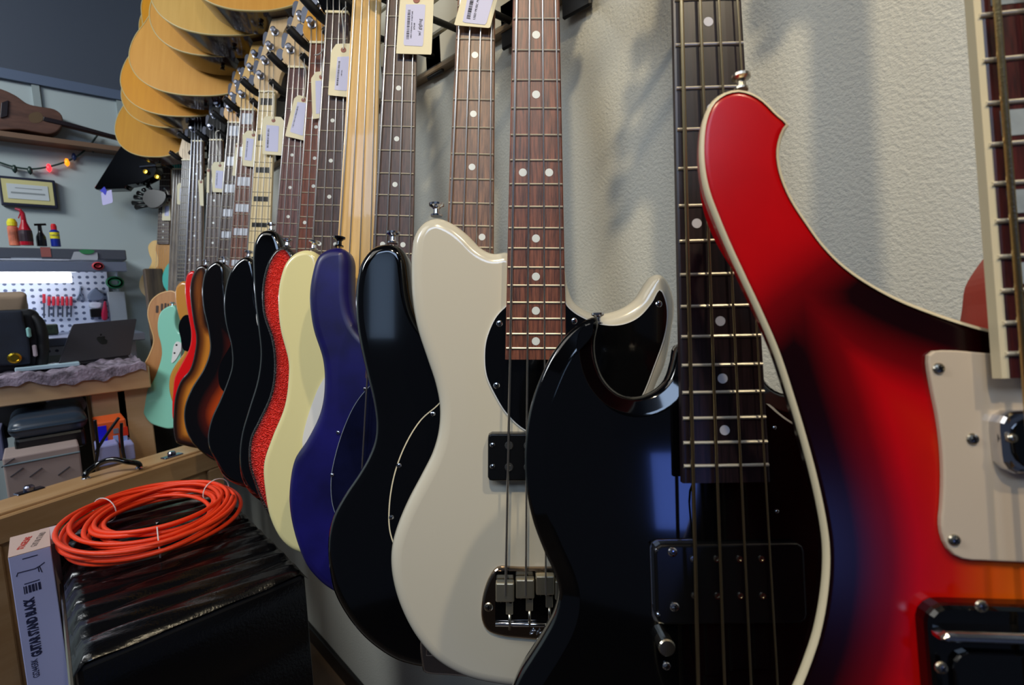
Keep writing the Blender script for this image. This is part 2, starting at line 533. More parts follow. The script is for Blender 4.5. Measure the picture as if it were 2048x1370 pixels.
def strap_button(g, u, v, ang=0.0, m=M_CHROME, s=1.0, z=-0.018):
    p = lp(g, [(u, v)], z)[0]
    pr = [(0.0065, 0), (0.0065, 0.002), (0.004, 0.003), (0.0035, 0.008), (0.005, 0.010), (0.0085, 0.012), (0.0085, 0.0145), (0.006, 0.0155), (0, 0.0155)]
    bm = lathe([(a*s, b*s) for a, b in pr], 18, M=T((p.x, p.y, z)) @ Rot(ang, 'Z') @ Rot(-math.pi/2, 'X'))
    o = link_mesh('strap_button', bm, m, g.root, smooth=False); return o
HANGM = None
def add_hanger(g, label):
    """metal yoke hanger on a long stem from the slat wall, arms sleeved in black foam"""
    N = g.org + g.y*(g.L+0.018) - g.z*0.004 + g.x*g.cx
    out = Vector((-1, 0, 0.12)).normalized()
    C = N - g.z*0.045
    bx = WALLX - 0.012
    root = empty('guitar_hanger', T(Vector((bx, C.y + 0.0, C.z+0.0))), label, 'guitar hanger')
    L0 = Vector(root.location)
    def loc(p): return Vector(p) - L0
    link_mesh('back_plate', box_bm(-0.004, 0.004, -0.03, 0.03, -0.04, 0.04, 0.003, 1), M_FOAM, root)
    link_mesh('stem', tube([loc((bx, C.y, C.z)), loc(C)], 0.006, 10), M_FOAM, root, smooth=True)
    side = Vector(g.x)
    for s in (-1, 1):
        a = C + side*s*0.006; b = N + side*s*0.036 - g.z*0.03; c = b + g.z*0.022 - g.y*0.004 + out*0.012; d = c + out*0.026 + g.y*0.016
        pts = catmull([loc(a), loc(b), loc(c), loc(d)], False, 6)
        bm = tube(pts, 0.0085, 12)
        bmesh.ops.recalc_face_normals(bm, faces=bm.faces)
        arm = link_mesh('foam_arm', bm, M_FOAM, root, smooth=True)
        e = loc(d); f = e + (out*0.05+g.y*0.022).normalized()*0.005
        link_mesh('end_cap', tube([e, f], 0.0070, 12), M_CHROME, arm, smooth=False)
GS = []
def new_guitar(name, g, label, cat, group=None):
    GS.append(g)
    g.root = empty(name, g.M, label, cat, group); return g
def body(g, pts, m, r=0.010, thick=0.042, n=6, name='body', **kw):
    P = catmull(lp(g, pts), True, n)
    g.outline = P
    return smooth_body(link_mesh(name, slab(P, 0.0, thick, r, **kw), m, g.root))
def plate(g, name, pts, m, z0, th, r=0.0006, n=6, parent=None, raw=False, step=0.004, spline=True):
    P = lp(g, pts, z0) if not raw else [Vector(p) for p in pts]
    if spline: P = catmull(P, True, n)
    return link_mesh(name, slab(P, z0+th, th, r, rb=0, step=step, grid=0, seg=3), m, parent or g.root)

# ===== 1. red burst bass, nearest =====
g = gframe(2133, 576, 0.245, fr(19), 0.864, 0.106, 0.07, 0.13)
new_guitar('bass_guitar', g, 'red sunburst bass with cream edge binding and cream pickguard, nearest and rightmost', 'bass guitar', 'bass guitars hung along the wall')
add_headstock(g, mat('red_head', (120, 10, 14), 0.15, coat=.5), 'inline', keys=True)
RED_BURST = mat('red_burst', (200, 10, 20), 0.22, 0, 0.0, edge=[(0.0, (16, 0, 1)), (0.014, (22, 0, 1)), (0.032, (110, 1, 5)), (0.045, (186, 4, 10)), (0.060, (190, 22, 6)), (0.088, (214, 92, 12))], noise=(30, 0.06), spec=0.3)
pts1 = [(1478,178),(1450,184),(1424,203),(1408,238),(1402,282),(1403,330),(1412,380),(1430,430),(1455,490),(1485,555),(1520,630),(1552,705),(1580,790),(1607,880),(1628,960),(1643,1030),(1651,1085),(1652,1135),(1646,1200),(1632,1270),(1612,1330),(1595,1372),(1562,1440),(1532,1520),(1512,1600),(1507,1700),(1525,1810),(1585,1950),(1700,2080),(1850,2160),(2050,2200),(2250,2180),(2450,2080),(2580,1920),(2620,1740),(2590,1580),(2520,1450),(2460,1310),(2440,1160),(2470,1010),(2540,860),(2570,720),(2550,620),(2490,560),(2410,570),(2340,630),(2270,680),(2200,690),(2100,680),(2000,662),(1970,656),(1915,640),(1860,621),(1800,597),(1740,565),(1690,530),(1650,490),(1615,442),(1585,395),(1566,350),(1559,310),(1563,280),(1572,258),(1579,247),(1572,239),(1556,226),(1530,200),(1504,184)]
P1 = catmull(lp(g, pts1), True, 5)
g.outline = P1
bm = slab(P1, 0.0, 0.036, 0.004, step=0.004, grid=0.006, taper=0.035)
lay = bm.verts.layers.float['edge']
_M = g.M
for v in bm.verts:
    wco = _M @ v.co; c = R3.transposed() @ (wco - CAMPOS)
    vv = H/2 - c.y/(-c.z)*F
    uu = W/2 + c.x/(-c.z)*F
    k_ = min(1, max(0, (uu-1500)/260)); hi = 930-300*k_; lo = 500-150*k_
    h = min(1, max(0, (hi-vv)/(hi-lo))); h = h*h*(3-2*h)
    v[lay] = max(v[lay], 0.044*h)
smooth_body(link_mesh('body', bm, RED_BURST, g.root))
# binding: a band round the rim, slightly proud
Pr = ccw(resample(P1, 0.004)); bm = bmesh.new(); n = len(Pr); R_ = [[] for _ in range(4)]
for i in range(n):
    t = (Pr[(i+1) % n]-Pr[i-1]).normalized(); nn = Vector((-t.y, t.x))
    for k, (off, z) in enumerate(((-0.0003, -0.0036), (-0.0003, -0.0014), (0.0008, 0.0002), (0.0018, 0.0004))):
        q = Pr[i] + nn*off; R_[k].append(bm.verts.new((q.x, q.y, z)))
for a, b in zip(R_, R_[1:]):
    for i in range(n): bm.faces.new((a[i], a[(i+1) % n], b[(i+1) % n], b[i]))
link_mesh('binding', bm, mat('cream_binding', (214, 200, 165), 0.35), g.root, smooth=True)
# neck heel of red mahogany seen behind the cutaway
plate(g, 'neck_heel', [(1988,470),(1975,505),(1950,540),(1930,575),(1925,610),(1926,700),(2060,740),(2280,740),(2290,470)], mat('heel_red', (190, 52, 28), 0.3, coat=.2), -0.034, 0.034, 0.006)
add_neck(g, 21, 0.042, 0.064, M_ROSER if False else mat('wine_rosewood', (82, 30, 26), 0.35, wood=(300, (28, 10, 14), 10)), mat('heel_red', (165,45,28)), 'block', mat('pearl_block', (150, 158, 160), 0.3, noise=(90, .15)), 4, (.0016, .0013, .0010, .0008), M_STRINGB, bind=mat('cream_binding', (214,200,165)), sb=0.031, sn=0.0118, nin=0.010)
pg = plate(g, 'pickguard', [(1862,702),(1853,706),(1850,722),(1858,775),(1870,835),(1878,900),(1880,960),(1878,1010),(1875,1045),(1882,1080),(1898,1104),(1920,1115),(1960,1118),(2050,1122),(2200,1127),(2330,1130),(2350,1120),(2352,1000),(2352,800),(2340,722),(2200,716),(2050,712),(1960,706),(1900,701)], mat('cream_plastic', (200, 182, 158), 0.3), 0.0003, 0.0028, 0.001, n=5)
for u, v in ((1877,737),(1945,878),(1908,1080)): screw(g, u, v, 0.0030, 0.0031, pg, M_NICKEL)
def rr_rect(x0, x1, y0, y1, r, k=6):
    out = []
    for cx_, cy_, a0 in ((x1-r, y1-r, 0), (x0+r, y1-r, 90), (x0+r, y0+r, 180), (x1-r, y0+r, 270)):
        for i in range(k+1):
            a = math.radians(a0+90*i/k); out.append(Vector((cx_+r*math.cos(a), cy_+r*math.sin(a))))
    return out
def lrect(g, u0, v0, u1, v1, r, h=0.0):
    a = lp(g, [(u0, v0), (u1, v1)], h)
    return rr_rect(min(a[0].x, a[1].x), max(a[0].x, a[1].x), min(a[0].y, a[1].y), max(a[0].y, a[1].y), r)
pk = plate(g, 'pickup', lrect(g, 1964, 819, 2265, 942, 0.008), M_CHROME, 0.003, 0.008, 0.003, raw=True, spline=False)
plate(g, 'pickup_core', lrect(g, 1980, 832, 2250, 930, 0.010), M_BLACK, 0.011, 0.0012, 0.0008, raw=True, spline=False, parent=pk)
for u in (2022, 2085, 2145, 2205):
    p = lp(g, [(u, 876)], 0.012)[0]
    link_mesh('pole_piece', lathe([(0.0025, 0), (0.0025, 0.0012), (0.001, 0.002), (0, 0.002)], 12, M=T((p.x, p.y, 0.012))), M_NICKEL, pk, smooth=True)
pk = plate(g, 'pickup', lrect(g, 1826, 1192, 2300, 1560, 0.010), M_BLACK, 0.0005, 0.010, 0.004, raw=True, spline=False)
pcv = plate(g, 'bridge_cover', lrect(g, 1832, 1232, 2290, 1268, 0.003), M_CHROME, 0.0105, 0.007, 0.003, raw=True, spline=False)
plate(g, 'bridge_plate', lrect(g, 1866, 1275, 2280, 1540, 0.008), M_BLACK, 0.0105, 0.003, 0.0015, raw=True, spline=False, parent=pcv)
for u, v in ((1962,1212),(1882,1335)): screw(g, u, v, 0.0030, 0.0108 if v < 1300 else 0.0136, pk, M_NICKEL)
strap_button(g, 1482, 181, -0.05, M_NICKEL, s=0.62, z=-0.008)
add_hanger(g, 'guitar hanger holding the red sunburst bass')

# ===== 2. black double-cutaway bass with bevelled horns =====
g = gframe(1436, 528, 0.357, fr(12.7), 0.864, 0.040, 0.045, 0.02)
new_guitar('bass_guitar', g, 'black bass with a pointed horn, overlapped by the red sunburst bass', 'bass guitar', 'bass guitars hung along the wall')
add_headstock(g, M_BLACK, 'inline')
pts2 = [(1196,632),(1184,634),(1150,655),(1110,702),(1081,760),(1061,820),(1052,880),(1050,935),(1056,1000),(1068,1052),(1090,1110),(1112,1160),(1121,1200),(1112,1245),(1090,1288),(1064,1330),(1038,1372),(1010,1450),(1000,1530),(1020,1620),(1090,1700),(1200,1750),(1330,1775),(1450,1780),(1600,1765),(1750,1715),(1840,1630),(1878,1520),(1868,1420),(1835,1330),(1800,1260),(1790,1200),(1800,1150),(1830,1060),(1845,980),(1845,900),(1830,820),(1800,740),(1760,680),(1722,642),(1706,632),(1700,645),(1702,690),(1690,735),(1660,770),(1620,788),(1582,790),(1552,778),(1530,748),(1525,700),(1500,680),(1450,678),(1395,680),(1365,690),(1357,722),(1343,762),(1312,788),(1275,797),(1240,788),(1212,762),(1195,722),(1192,680),(1199,645)]
body(g, pts2, M_BLACK, 0.014, thick=0.034, chamfer=True, rb=0.014, grid=0, n=5)
pgm = mat('black_pickguard', (5, 5, 6), 0.12, coat=.3)
bp2 = [(1527,806),(1537,808),(1560,828),(1590,848),(1640,868),(1700,885),(1740,930),(1740,1100),(1700,1250),(1600,1330),(1480,1340),(1395,1345),(1385,1100),(1388,960),(1520,940),(1531,900)]
bp2e = [(u+14 if i in (11,12,13) else u, v-14 if i in (9,10,11) else v) for i, (u, v) in enumerate(bp2)]
pw = plate(g, 'pickguard_edge', bp2e[:5]+[(1660,880),(1650,1000),(1640,1250)]+bp2e[9:], M_WHITEP, 0.0002, 0.0012, 0.0, n=5)
cen = Vector((1560, 1050)); 
def shrink(pts, d):
    P = ccw([Vector(p) for p in pts]); n = len(P); out = []
    for i in range(n):
        t = (P[(i+1) % n]-P[i-1]).normalized(); out.append(tuple(P[i] + Vector((-t.y, t.x))*d))
    return out
plate(g, 'pickguard', shrink(bp2, 3.2), pgm, 0.0014, 0.0008, 0.0, n=5)
for u, v, r in ((1548,855,.0016),(1553,1022,.0016),(1560,1093,.0032),(1565,1201,.0032)): screw(g, u, v, r, 0.0022)
add_neck(g, 20, 0.041, 0.061, M_EBONY, M_BLACK, 'dot', mat('moon_dot', (190, 190, 200), 0.3), 4, (.0014, .0011, .0009, .0007), mat('nickel_wound_string', (190, 170, 130), 0.35, 1.0), sb=0.0285, sn=0.0165, nin=0.004)
pk = plate(g, 'pickup', lrect(g, 1298, 1078, 1610, 1242, 0.006), M_CHROME, 0.0003, 0.0010, 0.0004, raw=True, spline=False)
plate(g, 'pickup_cover', lrect(g, 1303, 1083, 1605, 1237, 0.006), M_BLACKP, 0.0013, 0.006, 0.002, raw=True, spline=False, parent=pk)
for u in (1386, 1433, 1479, 1523):
    for v in (1118, 1192):
        p = lp(g, [(u + (v-1118)*0.03, v)], 0.0075)[0]
        link_mesh('pole_piece', lathe([(0.0022, 0), (0.0022, 0.0008), (0.0012, 0.0009), (0.0010, 0.0002), (0, 0.0002)], 14, M=T((p.x, p.y, 0.0073))), M_NICKEL, pk, smooth=False)
for u, v in ((1345,1104),(1349,1214)): screw(g, u, v, 0.0034, 0.0075, pk)
for u, v in ((1312,1099),(1316,1228)): screw(g, u, v, 0.0015, 0.0075, pk)
p = lp(g, [(1329, 1286)], 0.004)[0]
link_mesh('knob', lathe([(0.006, 0), (0.006, 0.010), (0.0052, 0.011), (0, 0.011)], 20, M=T((p.x, p.y, 0))), M_NICKEL, g.root, smooth=False)
screw(g, 1333, 1332, 0.003, 0.0004)
p0 = lp(g, [(1285, 1094)], 0.012)[0]
strap_button(g, 1196, 648, 0.0, z=-0.034, s=0.6)
br = link_mesh('bridge', box_bm(-0.04, 0.04, -0.045, 0.02, 0.0, 0.003, 0.001, 1), M_CHROME, g.root)
for i in range(4): link_mesh('saddle', box_bm(-.0365+.0193*i, -.0195+.0193*i, -.012, .006, .003, .018, 0.002, 2), M_CHROME, br)
add_hanger(g, 'guitar hanger holding the black pointed-horn bass')

# ===== 3. white bass =====
g = gframe(1072, 345, 0.533, fr(11.5), 0.864, -0.001, 0.02, 0.0)
new_guitar('bass_guitar', g, 'white bass with black pickguard and chrome bridge, right of the glossy black bass', 'bass guitar', 'bass guitars hung along the wall')
add_headstock(g, M_MAPLEP, 'inline')
pts3 = [(872,431),(845,440),(826,465),(819,500),(818,560),(822,610),(832,660),(850,715),(868,770),(876,815),(874,862),(862,907),(840,952),(812,1005),(790,1057),(779,1097),(777,1137),(784,1182),(800,1230),(828,1282),(870,1330),(930,1364),(1000,1380),(1070,1386),(1140,1376),(1210,1345),(1290,1280),(1345,1200),(1372,1120),(1370,1060),(1345,990),(1312,920),(1302,860),(1305,810),(1318,770),(1334,735),(1344,695),(1350,655),(1355,620),(1352,590),(1341,561),(1326,546),(1310,548),(1295,566),(1275,596),(1240,618),(1190,625),(1152,603),(1137,568),(1128,530),(1075,515),(1025,505),(1012,500),(985,503),(960,491),(935,466),(905,443)]
WHITE = mat('aged_white', (204, 198, 180), 0.2, 0, 0.8)
body(g, pts3, WHITE, 0.014, thick=0.032, rb=0.012, grid=0)
bp3 = [(1020,604),(1012,611),(991,633),(972,677),(968,714),(972,752),(991,794),(1012,827),(1045,858),(1075,870),(1120,880),(1200,870),(1258,830),(1285,792),(1308,735),(1331,667),(1335,617),(1327,587),(1320,578),(1313,584),(1303,603),(1275,634),(1241,648),(1201,647),(1157,629),(1136,612),(1128,600),(1080,598)]
plate(g, 'pickguard_edge', bp3, M_WHITEP, 0.0002, 0.0014, 0.0)
pg = plate(g, 'pickguard', shrink(bp3, 2.2), pgm, 0.0016, 0.0008, 0.0)
for u, v in ((999,647),(993,771),(1148,642),(1318,608)): screw(g, u, v, 0.0036, 0.0024, pg)
add_neck(g, 21, 0.041, 0.065, M_ROSE, M_MAPLE, 'dot', M_DOT, 4, (.0013, .0011, .00095, .0008), M_STRING, sb=0.0315, sn=0.0165, cx=0.0, dotr=0.0043)
pk = plate(g, 'pickup', lrect(g, 977, 863, 1150, 956, 0.004), M_BLACKP, 0.0003, 0.014, 0.002, raw=True, spline=False)
for u in (1018, 1056, 1096, 1132):
    for v in (891, 934):
        p = lp(g, [(u, v)], 0.0145)[0]
        link_mesh('pole_piece', lathe([(0.0045, 0), (0.0045, 0.0008), (0.0037, 0.0009), (0.0036, 0.0004), (0.0022, 0.0004), (0.002, 0.0012), (0, 0.0012)], 18, M=T((p.x, p.y, 0.0143))), M_NICKEL, pk)
for v in (890, 933): screw(g, 985, v, 0.0028, 0.0145, pk)
bo = [(995,1133),(980,1150),(968,1180),(963,1210),(964,1238),(975,1258),(1000,1268),(1050,1274),(1087,1276),(1130,1272),(1165,1262),(1178,1240),(1180,1205),(1172,1165),(1150,1135),(1100,1133),(1040,1133)]
CHB = mat('warm_chrome', (170, 150, 130), 0.16, 1.0)
b3 = plate(g, 'bridge', bo, CHB, 0.0002, 0.005, 0.003, n=5)
plate(g, 'bridge_well', lrect(g, 991, 1137, 1150, 1243, 0.002), M_BLACK, 0.0052, 0.0006, 0.0, raw=True, spline=False, parent=b3)
link_mesh('bridge_lip', tube([tuple(lp(g, [(991, 1246)], 0.006)[0])+(0.008,), tuple(lp(g, [(1152, 1248)], 0.006)[0])+(0.008,)], 0.0024, 8), M_CHROME, b3, smooth=True)
for i, (u, v) in enumerate(((1010,1176),(1050,1169),(1090,1162),(1128,1172))):
    p = lp(g, [(u, v)], 0.012)[0]
    sd = box_bm(-0.0098, 0.0098, -0.010, 0.010, 0.006, 0.0165, 0.0015, 2)
    merge(sd, box_bm(0.001, 0.0085, -0.026, -0.009, 0.006, 0.010, 0.0006, 1))
    sd.transform(T((p.x, p.y-0.003, 0)))
    so = link_mesh('saddle', sd, M_SADDLE, b3)
    tube_pts = [(p.x+0.005, p.y-0.029, 0.009), (p.x+0.005, p.y-0.045, 0.009)]
    link_mesh('saddle_screw', tube(tube_pts, 0.0016, 8), M_NICKEL, b3, smooth=True)
    for dx in (-0.006, 0.006):
        link_mesh('height_screw', lathe([(0.0022, 0), (0.0022, 0.0012), (0.0008, 0.0016), (0, 0.0004)], 12, M=T((p.x+dx, p.y-0.0145, 0.0105)) @ Rot(math.pi/2, 'X')), M_BLACK, b3)
screw(g, 977, 1214, 0.0048, 0.0052, b3, M_NICKEL)
# raised maker's scribble on the bridge plate
q = [(1061,1262),(1068,1257),(1066,1266),(1060,1268),(1064,1262),(1074,1262),(1073,1269),(1080,1257),(1078,1266),(1088,1263)]
qq = [Vector(tuple(lp(g, [a], 0.0055)[0])+(0.0055,)) for a in q]
link_mesh('emblem', tube(catmull(qq, False, 5), 0.0009, 6), M_CHROME, b3, smooth=True)
strap_button(g, 873, 433, 0.0, z=-0.018)
add_hanger(g, 'guitar hanger holding the white bass')
# ===== 4..15: the rest of the row =====
DOTA = M_DOT
def C1(pts): return [(250+.4377*a, 440+.438*b) for a, b in pts]
# 4 black
g = gframe(944, 334, 0.594, fr(8.5), 0.864, -0.026, 0.05)
new_guitar('bass_guitar', g, 'glossy black bass with thin-lined black pickguard, directly behind the white bass', 'bass guitar', 'bass guitars hung along the wall')
add_headstock(g, M_MAPLEP, 'inline')
pts4 = [(765,485),(742,493),(720,520),(709,560),(706,602),(708,645),(716,692),(729,750),(741,800),(747,848),(744,882),(732,915),(712,950),(685,990),(663,1030),(652,1070),(650,1110),(654,1150),(663,1190),(690,1240),(730,1287),(784,1325),(822,1338),(860,1344),(920,1348),(1000,1335),(1060,1290),(1110,1200),(1118,1110),(1095,1010),(1060,930),(1052,860),(1068,790),(1085,735),(1082,690),(1060,665),(1030,665),(1000,690),(960,700),(905,690),(872,676),(850,655),(833,628),(822,590),(817,550),(812,515),(800,494),(783,485)]
body(g, pts4, M_BLACK, 0.012, rb=0.012, grid=0)
bp4 = [(875,809),(842,838),(812,885),(789,945),(778,1010),(780,1066),(800,1110),(850,1150),(950,1150),(1040,1100),(1050,950),(1010,830),(960,760),(900,780)]
plate(g, 'pickguard_edge', bp4, mat('cream_line', (220,210,180), .4), 0.0002, 0.0012, 0.0)
pg = plate(g, 'pickguard', shrink(bp4, 2.4), pgm, 0.0014, 0.0008, 0.0)
for u, v in ((866,828),(798,931),(783,1035)): screw(g, u, v, 0.0030, 0.0022, pg)
add_neck(g, 20, 0.041, 0.062, mat('brown_rosewood', (140, 100, 72), 0.42, wood=(420, (66, 44, 34), 14)), M_MAPLEO, 'dot', DOTA, 4, (.0012, .001, .0009, .0008), M_STRING, dotr=0.0040)
b = plate(g, 'bridge', [(843,1277),(850,1258),(900,1255),(1010,1255),(1030,1290),(1010,1330),(960,1344),(900,1342),(850,1335),(846,1320)], M_CHROME, 0.0002, 0.010, 0.003)
for k in range(4):
    p = lp(g, [(868+33*k, 1290)], 0.012)[0]; link_mesh('saddle', box_bm(p.x-.0085, p.x+.0085, p.y-.010, p.y+.010, .010, .017, 0.0015, 2), M_CHROME, b)
strap_button(g, 786, 487, 0.0, z=-0.02)
add_hanger(g, 'guitar hanger holding the glossy black bass behind the white bass')
# 5 blue
g = gframe(790, 369, 0.692, fr(8.5), 0.864, -0.037, 0.05)
new_guitar('bass_guitar', g, 'dark blue satin bass with scuffs, between the cream bass and the glossy black bass', 'bass guitar', 'bass guitars hung along the wall')
add_headstock(g, M_MAPLEP, 'inline')
pts5 = [(672,492),(650,496),(631,510),(619,545),(613,590),(616,630),(622,662),(640,720),(643,775),(635,825),(609,880),(583,921),(572,985),(574,1031),(588,1090),(610,1140),(640,1173),(665,1190),(720,1222),(790,1230),(850,1200),(905,1140),(925,1060),(905,960),(880,880),(882,810),(905,740),(910,690),(890,660),(855,660),(830,690),(790,695),(750,685),(722,662),(705,632),(698,596),(697,550),(696,515),(688,498)]
BLUE = mat('satin_blue', (17, 14, 84), 0.36, 0, 0.0, noise=(14, 0.5))
body(g, pts5, BLUE, 0.014, rb=0.012, grid=0)
bp5 = [(741,770),(712,805),(690,850),(672,905),(662,960),(668,1020),(700,1070),(780,1090),(850,1060),(880,960),(860,850),(820,770),(780,740)]
plate(g, 'pickguard_edge', bp5, mat('grey_line', (120,130,140), .4), 0.0002, 0.0010, 0.0)
pg = plate(g, 'pickguard', shrink(bp5, 1.2), mat('blue_black_plastic', (8, 10, 40), 0.2, noise=(25, 0.4)), 0.0012, 0.0008, 0.0)
for u, v in ((730,778),(676,865),(664,950)): screw(g, u, v, 0.0026, 0.002, pg)
add_neck(g, 20, 0.041, 0.062, M_ROSED, M_NECK, 'dot', DOTA, 4, (.0012, .001, .0009, .0008), M_STRING, dotr=0.0036)
strap_button(g, 678, 494, 0.0, M_BLACK, z=-0.02)
add_hanger(g, 'guitar hanger holding the dark blue bass')
# 6 cream, fretless maple neck
g = gframe(712, 492, 0.775, fr(12), 0.864, -0.042, 0.05)
new_guitar('bass_guitar', g, 'cream bass with a fretless maple neck, left of the dark blue bass', 'bass guitar', 'bass guitars hung along the wall')
add_headstock(g, M_MAPLE, 'inline')
pts6 = [(612,498),(590,503),(570,521),(558,551),(552,590),(556,655),(572,720),(573,748),(565,812),(539,878),(523,930),(526,987),(536,1038),(557,1080),(580,1101),(603,1111),(650,1130),(720,1125),(780,1070),(795,990),(770,910),(748,860),(745,800),(762,740),(770,700),(755,670),(725,668),(700,690),(670,675),(652,650),(642,610),(640,570),(638,530),(630,505)]
CREAM = mat('cream_gloss', (226, 218, 160), 0.2, 0, 0.6)
body(g, pts6, CREAM, 0.010, rb=0.010, grid=0)
plate(g, 'pickguard', [(642,768),(628,800),(612,850),(606,884),(612,915),(650,960),(720,960),(760,900),(735,800),(700,740),(665,740)], mat('white_pickguard', (225, 225, 222), 0.3), 0.0002, 0.0022, 0.0)
add_neck(g, 20, 0.043, 0.064, M_MAPLE, M_MAPLEO, None, DOTA, 4, (.0012, .001, .0009, .0008), M_STRING, frets=False)
strap_button(g, 628, 500, 0.0, z=-0.02)
add_hanger(g, 'guitar hanger holding the cream fretless bass')
# 7 red sparkle
g = gframe(665, 241, 0.885, fr(4.5), 0.864, -0.042, 0.05)
new_guitar('bass_guitar', g, 'red sparkle bass with black rim, directly left of the cream bass', 'bass guitar', 'bass guitars hung along the wall')
add_headstock(g, M_BLACK, 'inline')
pts7 = [(570,492),(552,497),(535,520),(523,562),(521,590),(524,630),(541,685),(545,740),(537,790),(513,843),(497,878),(495,930),(506,968),(520,1005),(536,1032),(560,1060),(600,1090),(660,1090),(710,1040),(725,960),(705,880),(690,830),(688,780),(700,730),(708,690),(695,665),(670,662),(645,680),(615,668),(600,640),(592,600),(590,550),(586,508)]
SPARK = mat('red_sparkle', (205, 24, 12), 0.3, 0.2, 0.6, edge=[(0.0, (6, 3, 3)), (0.0065, (8, 3, 3)), (0.008, (150, 14, 8)), (0.016, (225, 30, 12)), (0.05, (232, 36, 14))])
nt = SPARK.node_tree; vz = nt.nodes.new('ShaderNodeTexVoronoi'); vz.inputs['Scale'].default_value = 420
tcn = nt.nodes.new('ShaderNodeTexCoord'); nt.links.new(tcn.outputs['Object'], vz.inputs['Vector'])
bpn = nt.nodes.new('ShaderNodeBump'); bpn.inputs['Strength'].default_value = 0.9; bpn.inputs['Distance'].default_value = 0.003
nt.links.new(vz.outputs['Distance'], bpn.inputs['Height']); nt.links.new(bpn.outputs[0], nt.nodes['Principled BSDF'].inputs['Normal'])
body(g, pts7, SPARK, 0.007, rb=0.007)
add_neck(g, 20, 0.041, 0.062, M_ROSED, M_NECK, 'dot', DOTA, 4, (.0012, .001, .0009, .0008), M_STRING, dotr=0.0036)
strap_button(g, 575, 494, 0.0, z=-0.02)
add_hanger(g, 'guitar hanger holding the red sparkle bass')
# 8 black, long horn, higher
g = gframe(632, 254, 1.005, fr(4.5), 0.762, -0.045, 0.05)
new_guitar('bass_guitar', g, 'black bass whose long rounded horn rises highest, left of the red sparkle bass', 'bass guitar', 'bass guitars hung along the wall')
add_headstock(g, M_MAPLEO, 'inline')
pts8 = [(533,458),(518,463),(507,480),(502,505),(502,545),(505,600),(512,660),(516,710),(510,760),(492,820),(478,870),(474,920),(480,960),(500,992),(540,1015),(600,1020),(650,980),(665,900),(650,830),(640,780),(645,720),(655,680),(650,650),(625,640),(600,640),(580,620),(570,580),(566,530),(562,490),(550,463)]
body(g, pts8, M_BLACK, 0.012, rb=0.012, grid=0)
add_neck(g, 20, 0.041, 0.060, M_ROSER, M_NECK, 'dot', DOTA, 4, (.0012, .001, .0009, .0008), M_STRING, dotr=0.0036)
strap_button(g, 543, 461, 0.1, z=-0.02)
add_hanger(g, 'guitar hanger holding the black bass with the high horn')
# 9 black, white pickguard tip
g = gframe(584, 310, 1.096, fr(4.5), 0.864, -0.062, 0.05)
new_guitar('bass_guitar', g, 'black bass with a sliver of white pickguard, in front of the high-horned black bass', 'bass guitar', 'bass guitars hung along the wall')
add_headstock(g, M_MAPLEP, 'inline')
pts9 = [(490,512),(474,520),(458,541),(448,571),(444,610),(448,650),(458,690),(460,730),(450,765),(436,800),(420,835),(412,868),(414,895),(426,920),(447,957),(475,973),(505,981),(560,975),(600,930),(610,870),(595,810),(582,760),(590,700),(598,670),(590,645),(570,640),(548,655),(530,645),(518,620),(512,580),(508,540),(502,518)]
body(g, pts9, M_BLACK, 0.010, rb=0.012, grid=0)
plate(g, 'pickguard', [(519,612),(514,625),(514,640),(518,655),(530,680),(560,690),(560,620),(535,605)], mat('white_pickguard', (225,225,222)), 0.0002, 0.0022, 0.0)
add_neck(g, 20, 0.041, 0.062, mat('mauve_rosewood', (120, 78, 74), 0.42, wood=(420, (64, 40, 42), 14)), M_NECK, 'dot', DOTA, 4, (.0012, .001, .0009, .0008), M_STRING, dotr=0.0036)
strap_button(g, 497, 515, 0.0, z=-0.02)
add_hanger(g, 'guitar hanger holding the black bass with white pickguard')
# 10 sunburst, maple board with black blocks
g = gframe(525, 340, 1.232, fr(4.5), 0.864, -0.057, 0.05)
new_guitar('bass_guitar', g, 'dark sunburst bass with pale maple fretboard and black block markers', 'bass guitar', 'bass guitars hung along the wall')
add_headstock(g, M_MAPLEP, 'inline')
BURST = mat('tobacco_burst', (190, 80, 20), 0.12, 0, 0.8, edge=[(0.0, (5, 3, 3)), (0.035, (8, 4, 3)), (0.055, (70, 18, 6)), (0.075, (170, 62, 12)), (0.12, (205, 110, 30))])
pts10 = [(432,521),(418,528),(408,541),(401,571),(403,615),(413,662),(416,700),(404,737),(380,776),(366,812),(365,845),(377,880),(399,905),(425,923),(470,930),(520,915),(545,870),(540,820),(520,770),(512,720),(520,680),(525,650),(512,635),(490,650),(470,640),(456,610),(450,570),(446,530)]
body(g, pts10, BURST, 0.010, rb=0.012)
plate(g, 'pickguard', [(470,668),(462,690),(444,722),(438,740),(440,770),(448,782),(480,790),(510,760),(505,690),(490,668)], pgm, 0.0002, 0.0022, 0.0)
add_neck(g, 20, 0.040, 0.060, mat('pale_board', (218, 200, 155), 0.35), M_MAPLEP, 'mblock', M_BLACKP, 4, (.0012, .001, .0009, .0008), M_STRING)
strap_button(g, 448, 526, 0.0, z=-0.02)
add_hanger(g, 'guitar hanger holding the dark sunburst bass with maple fretboard')
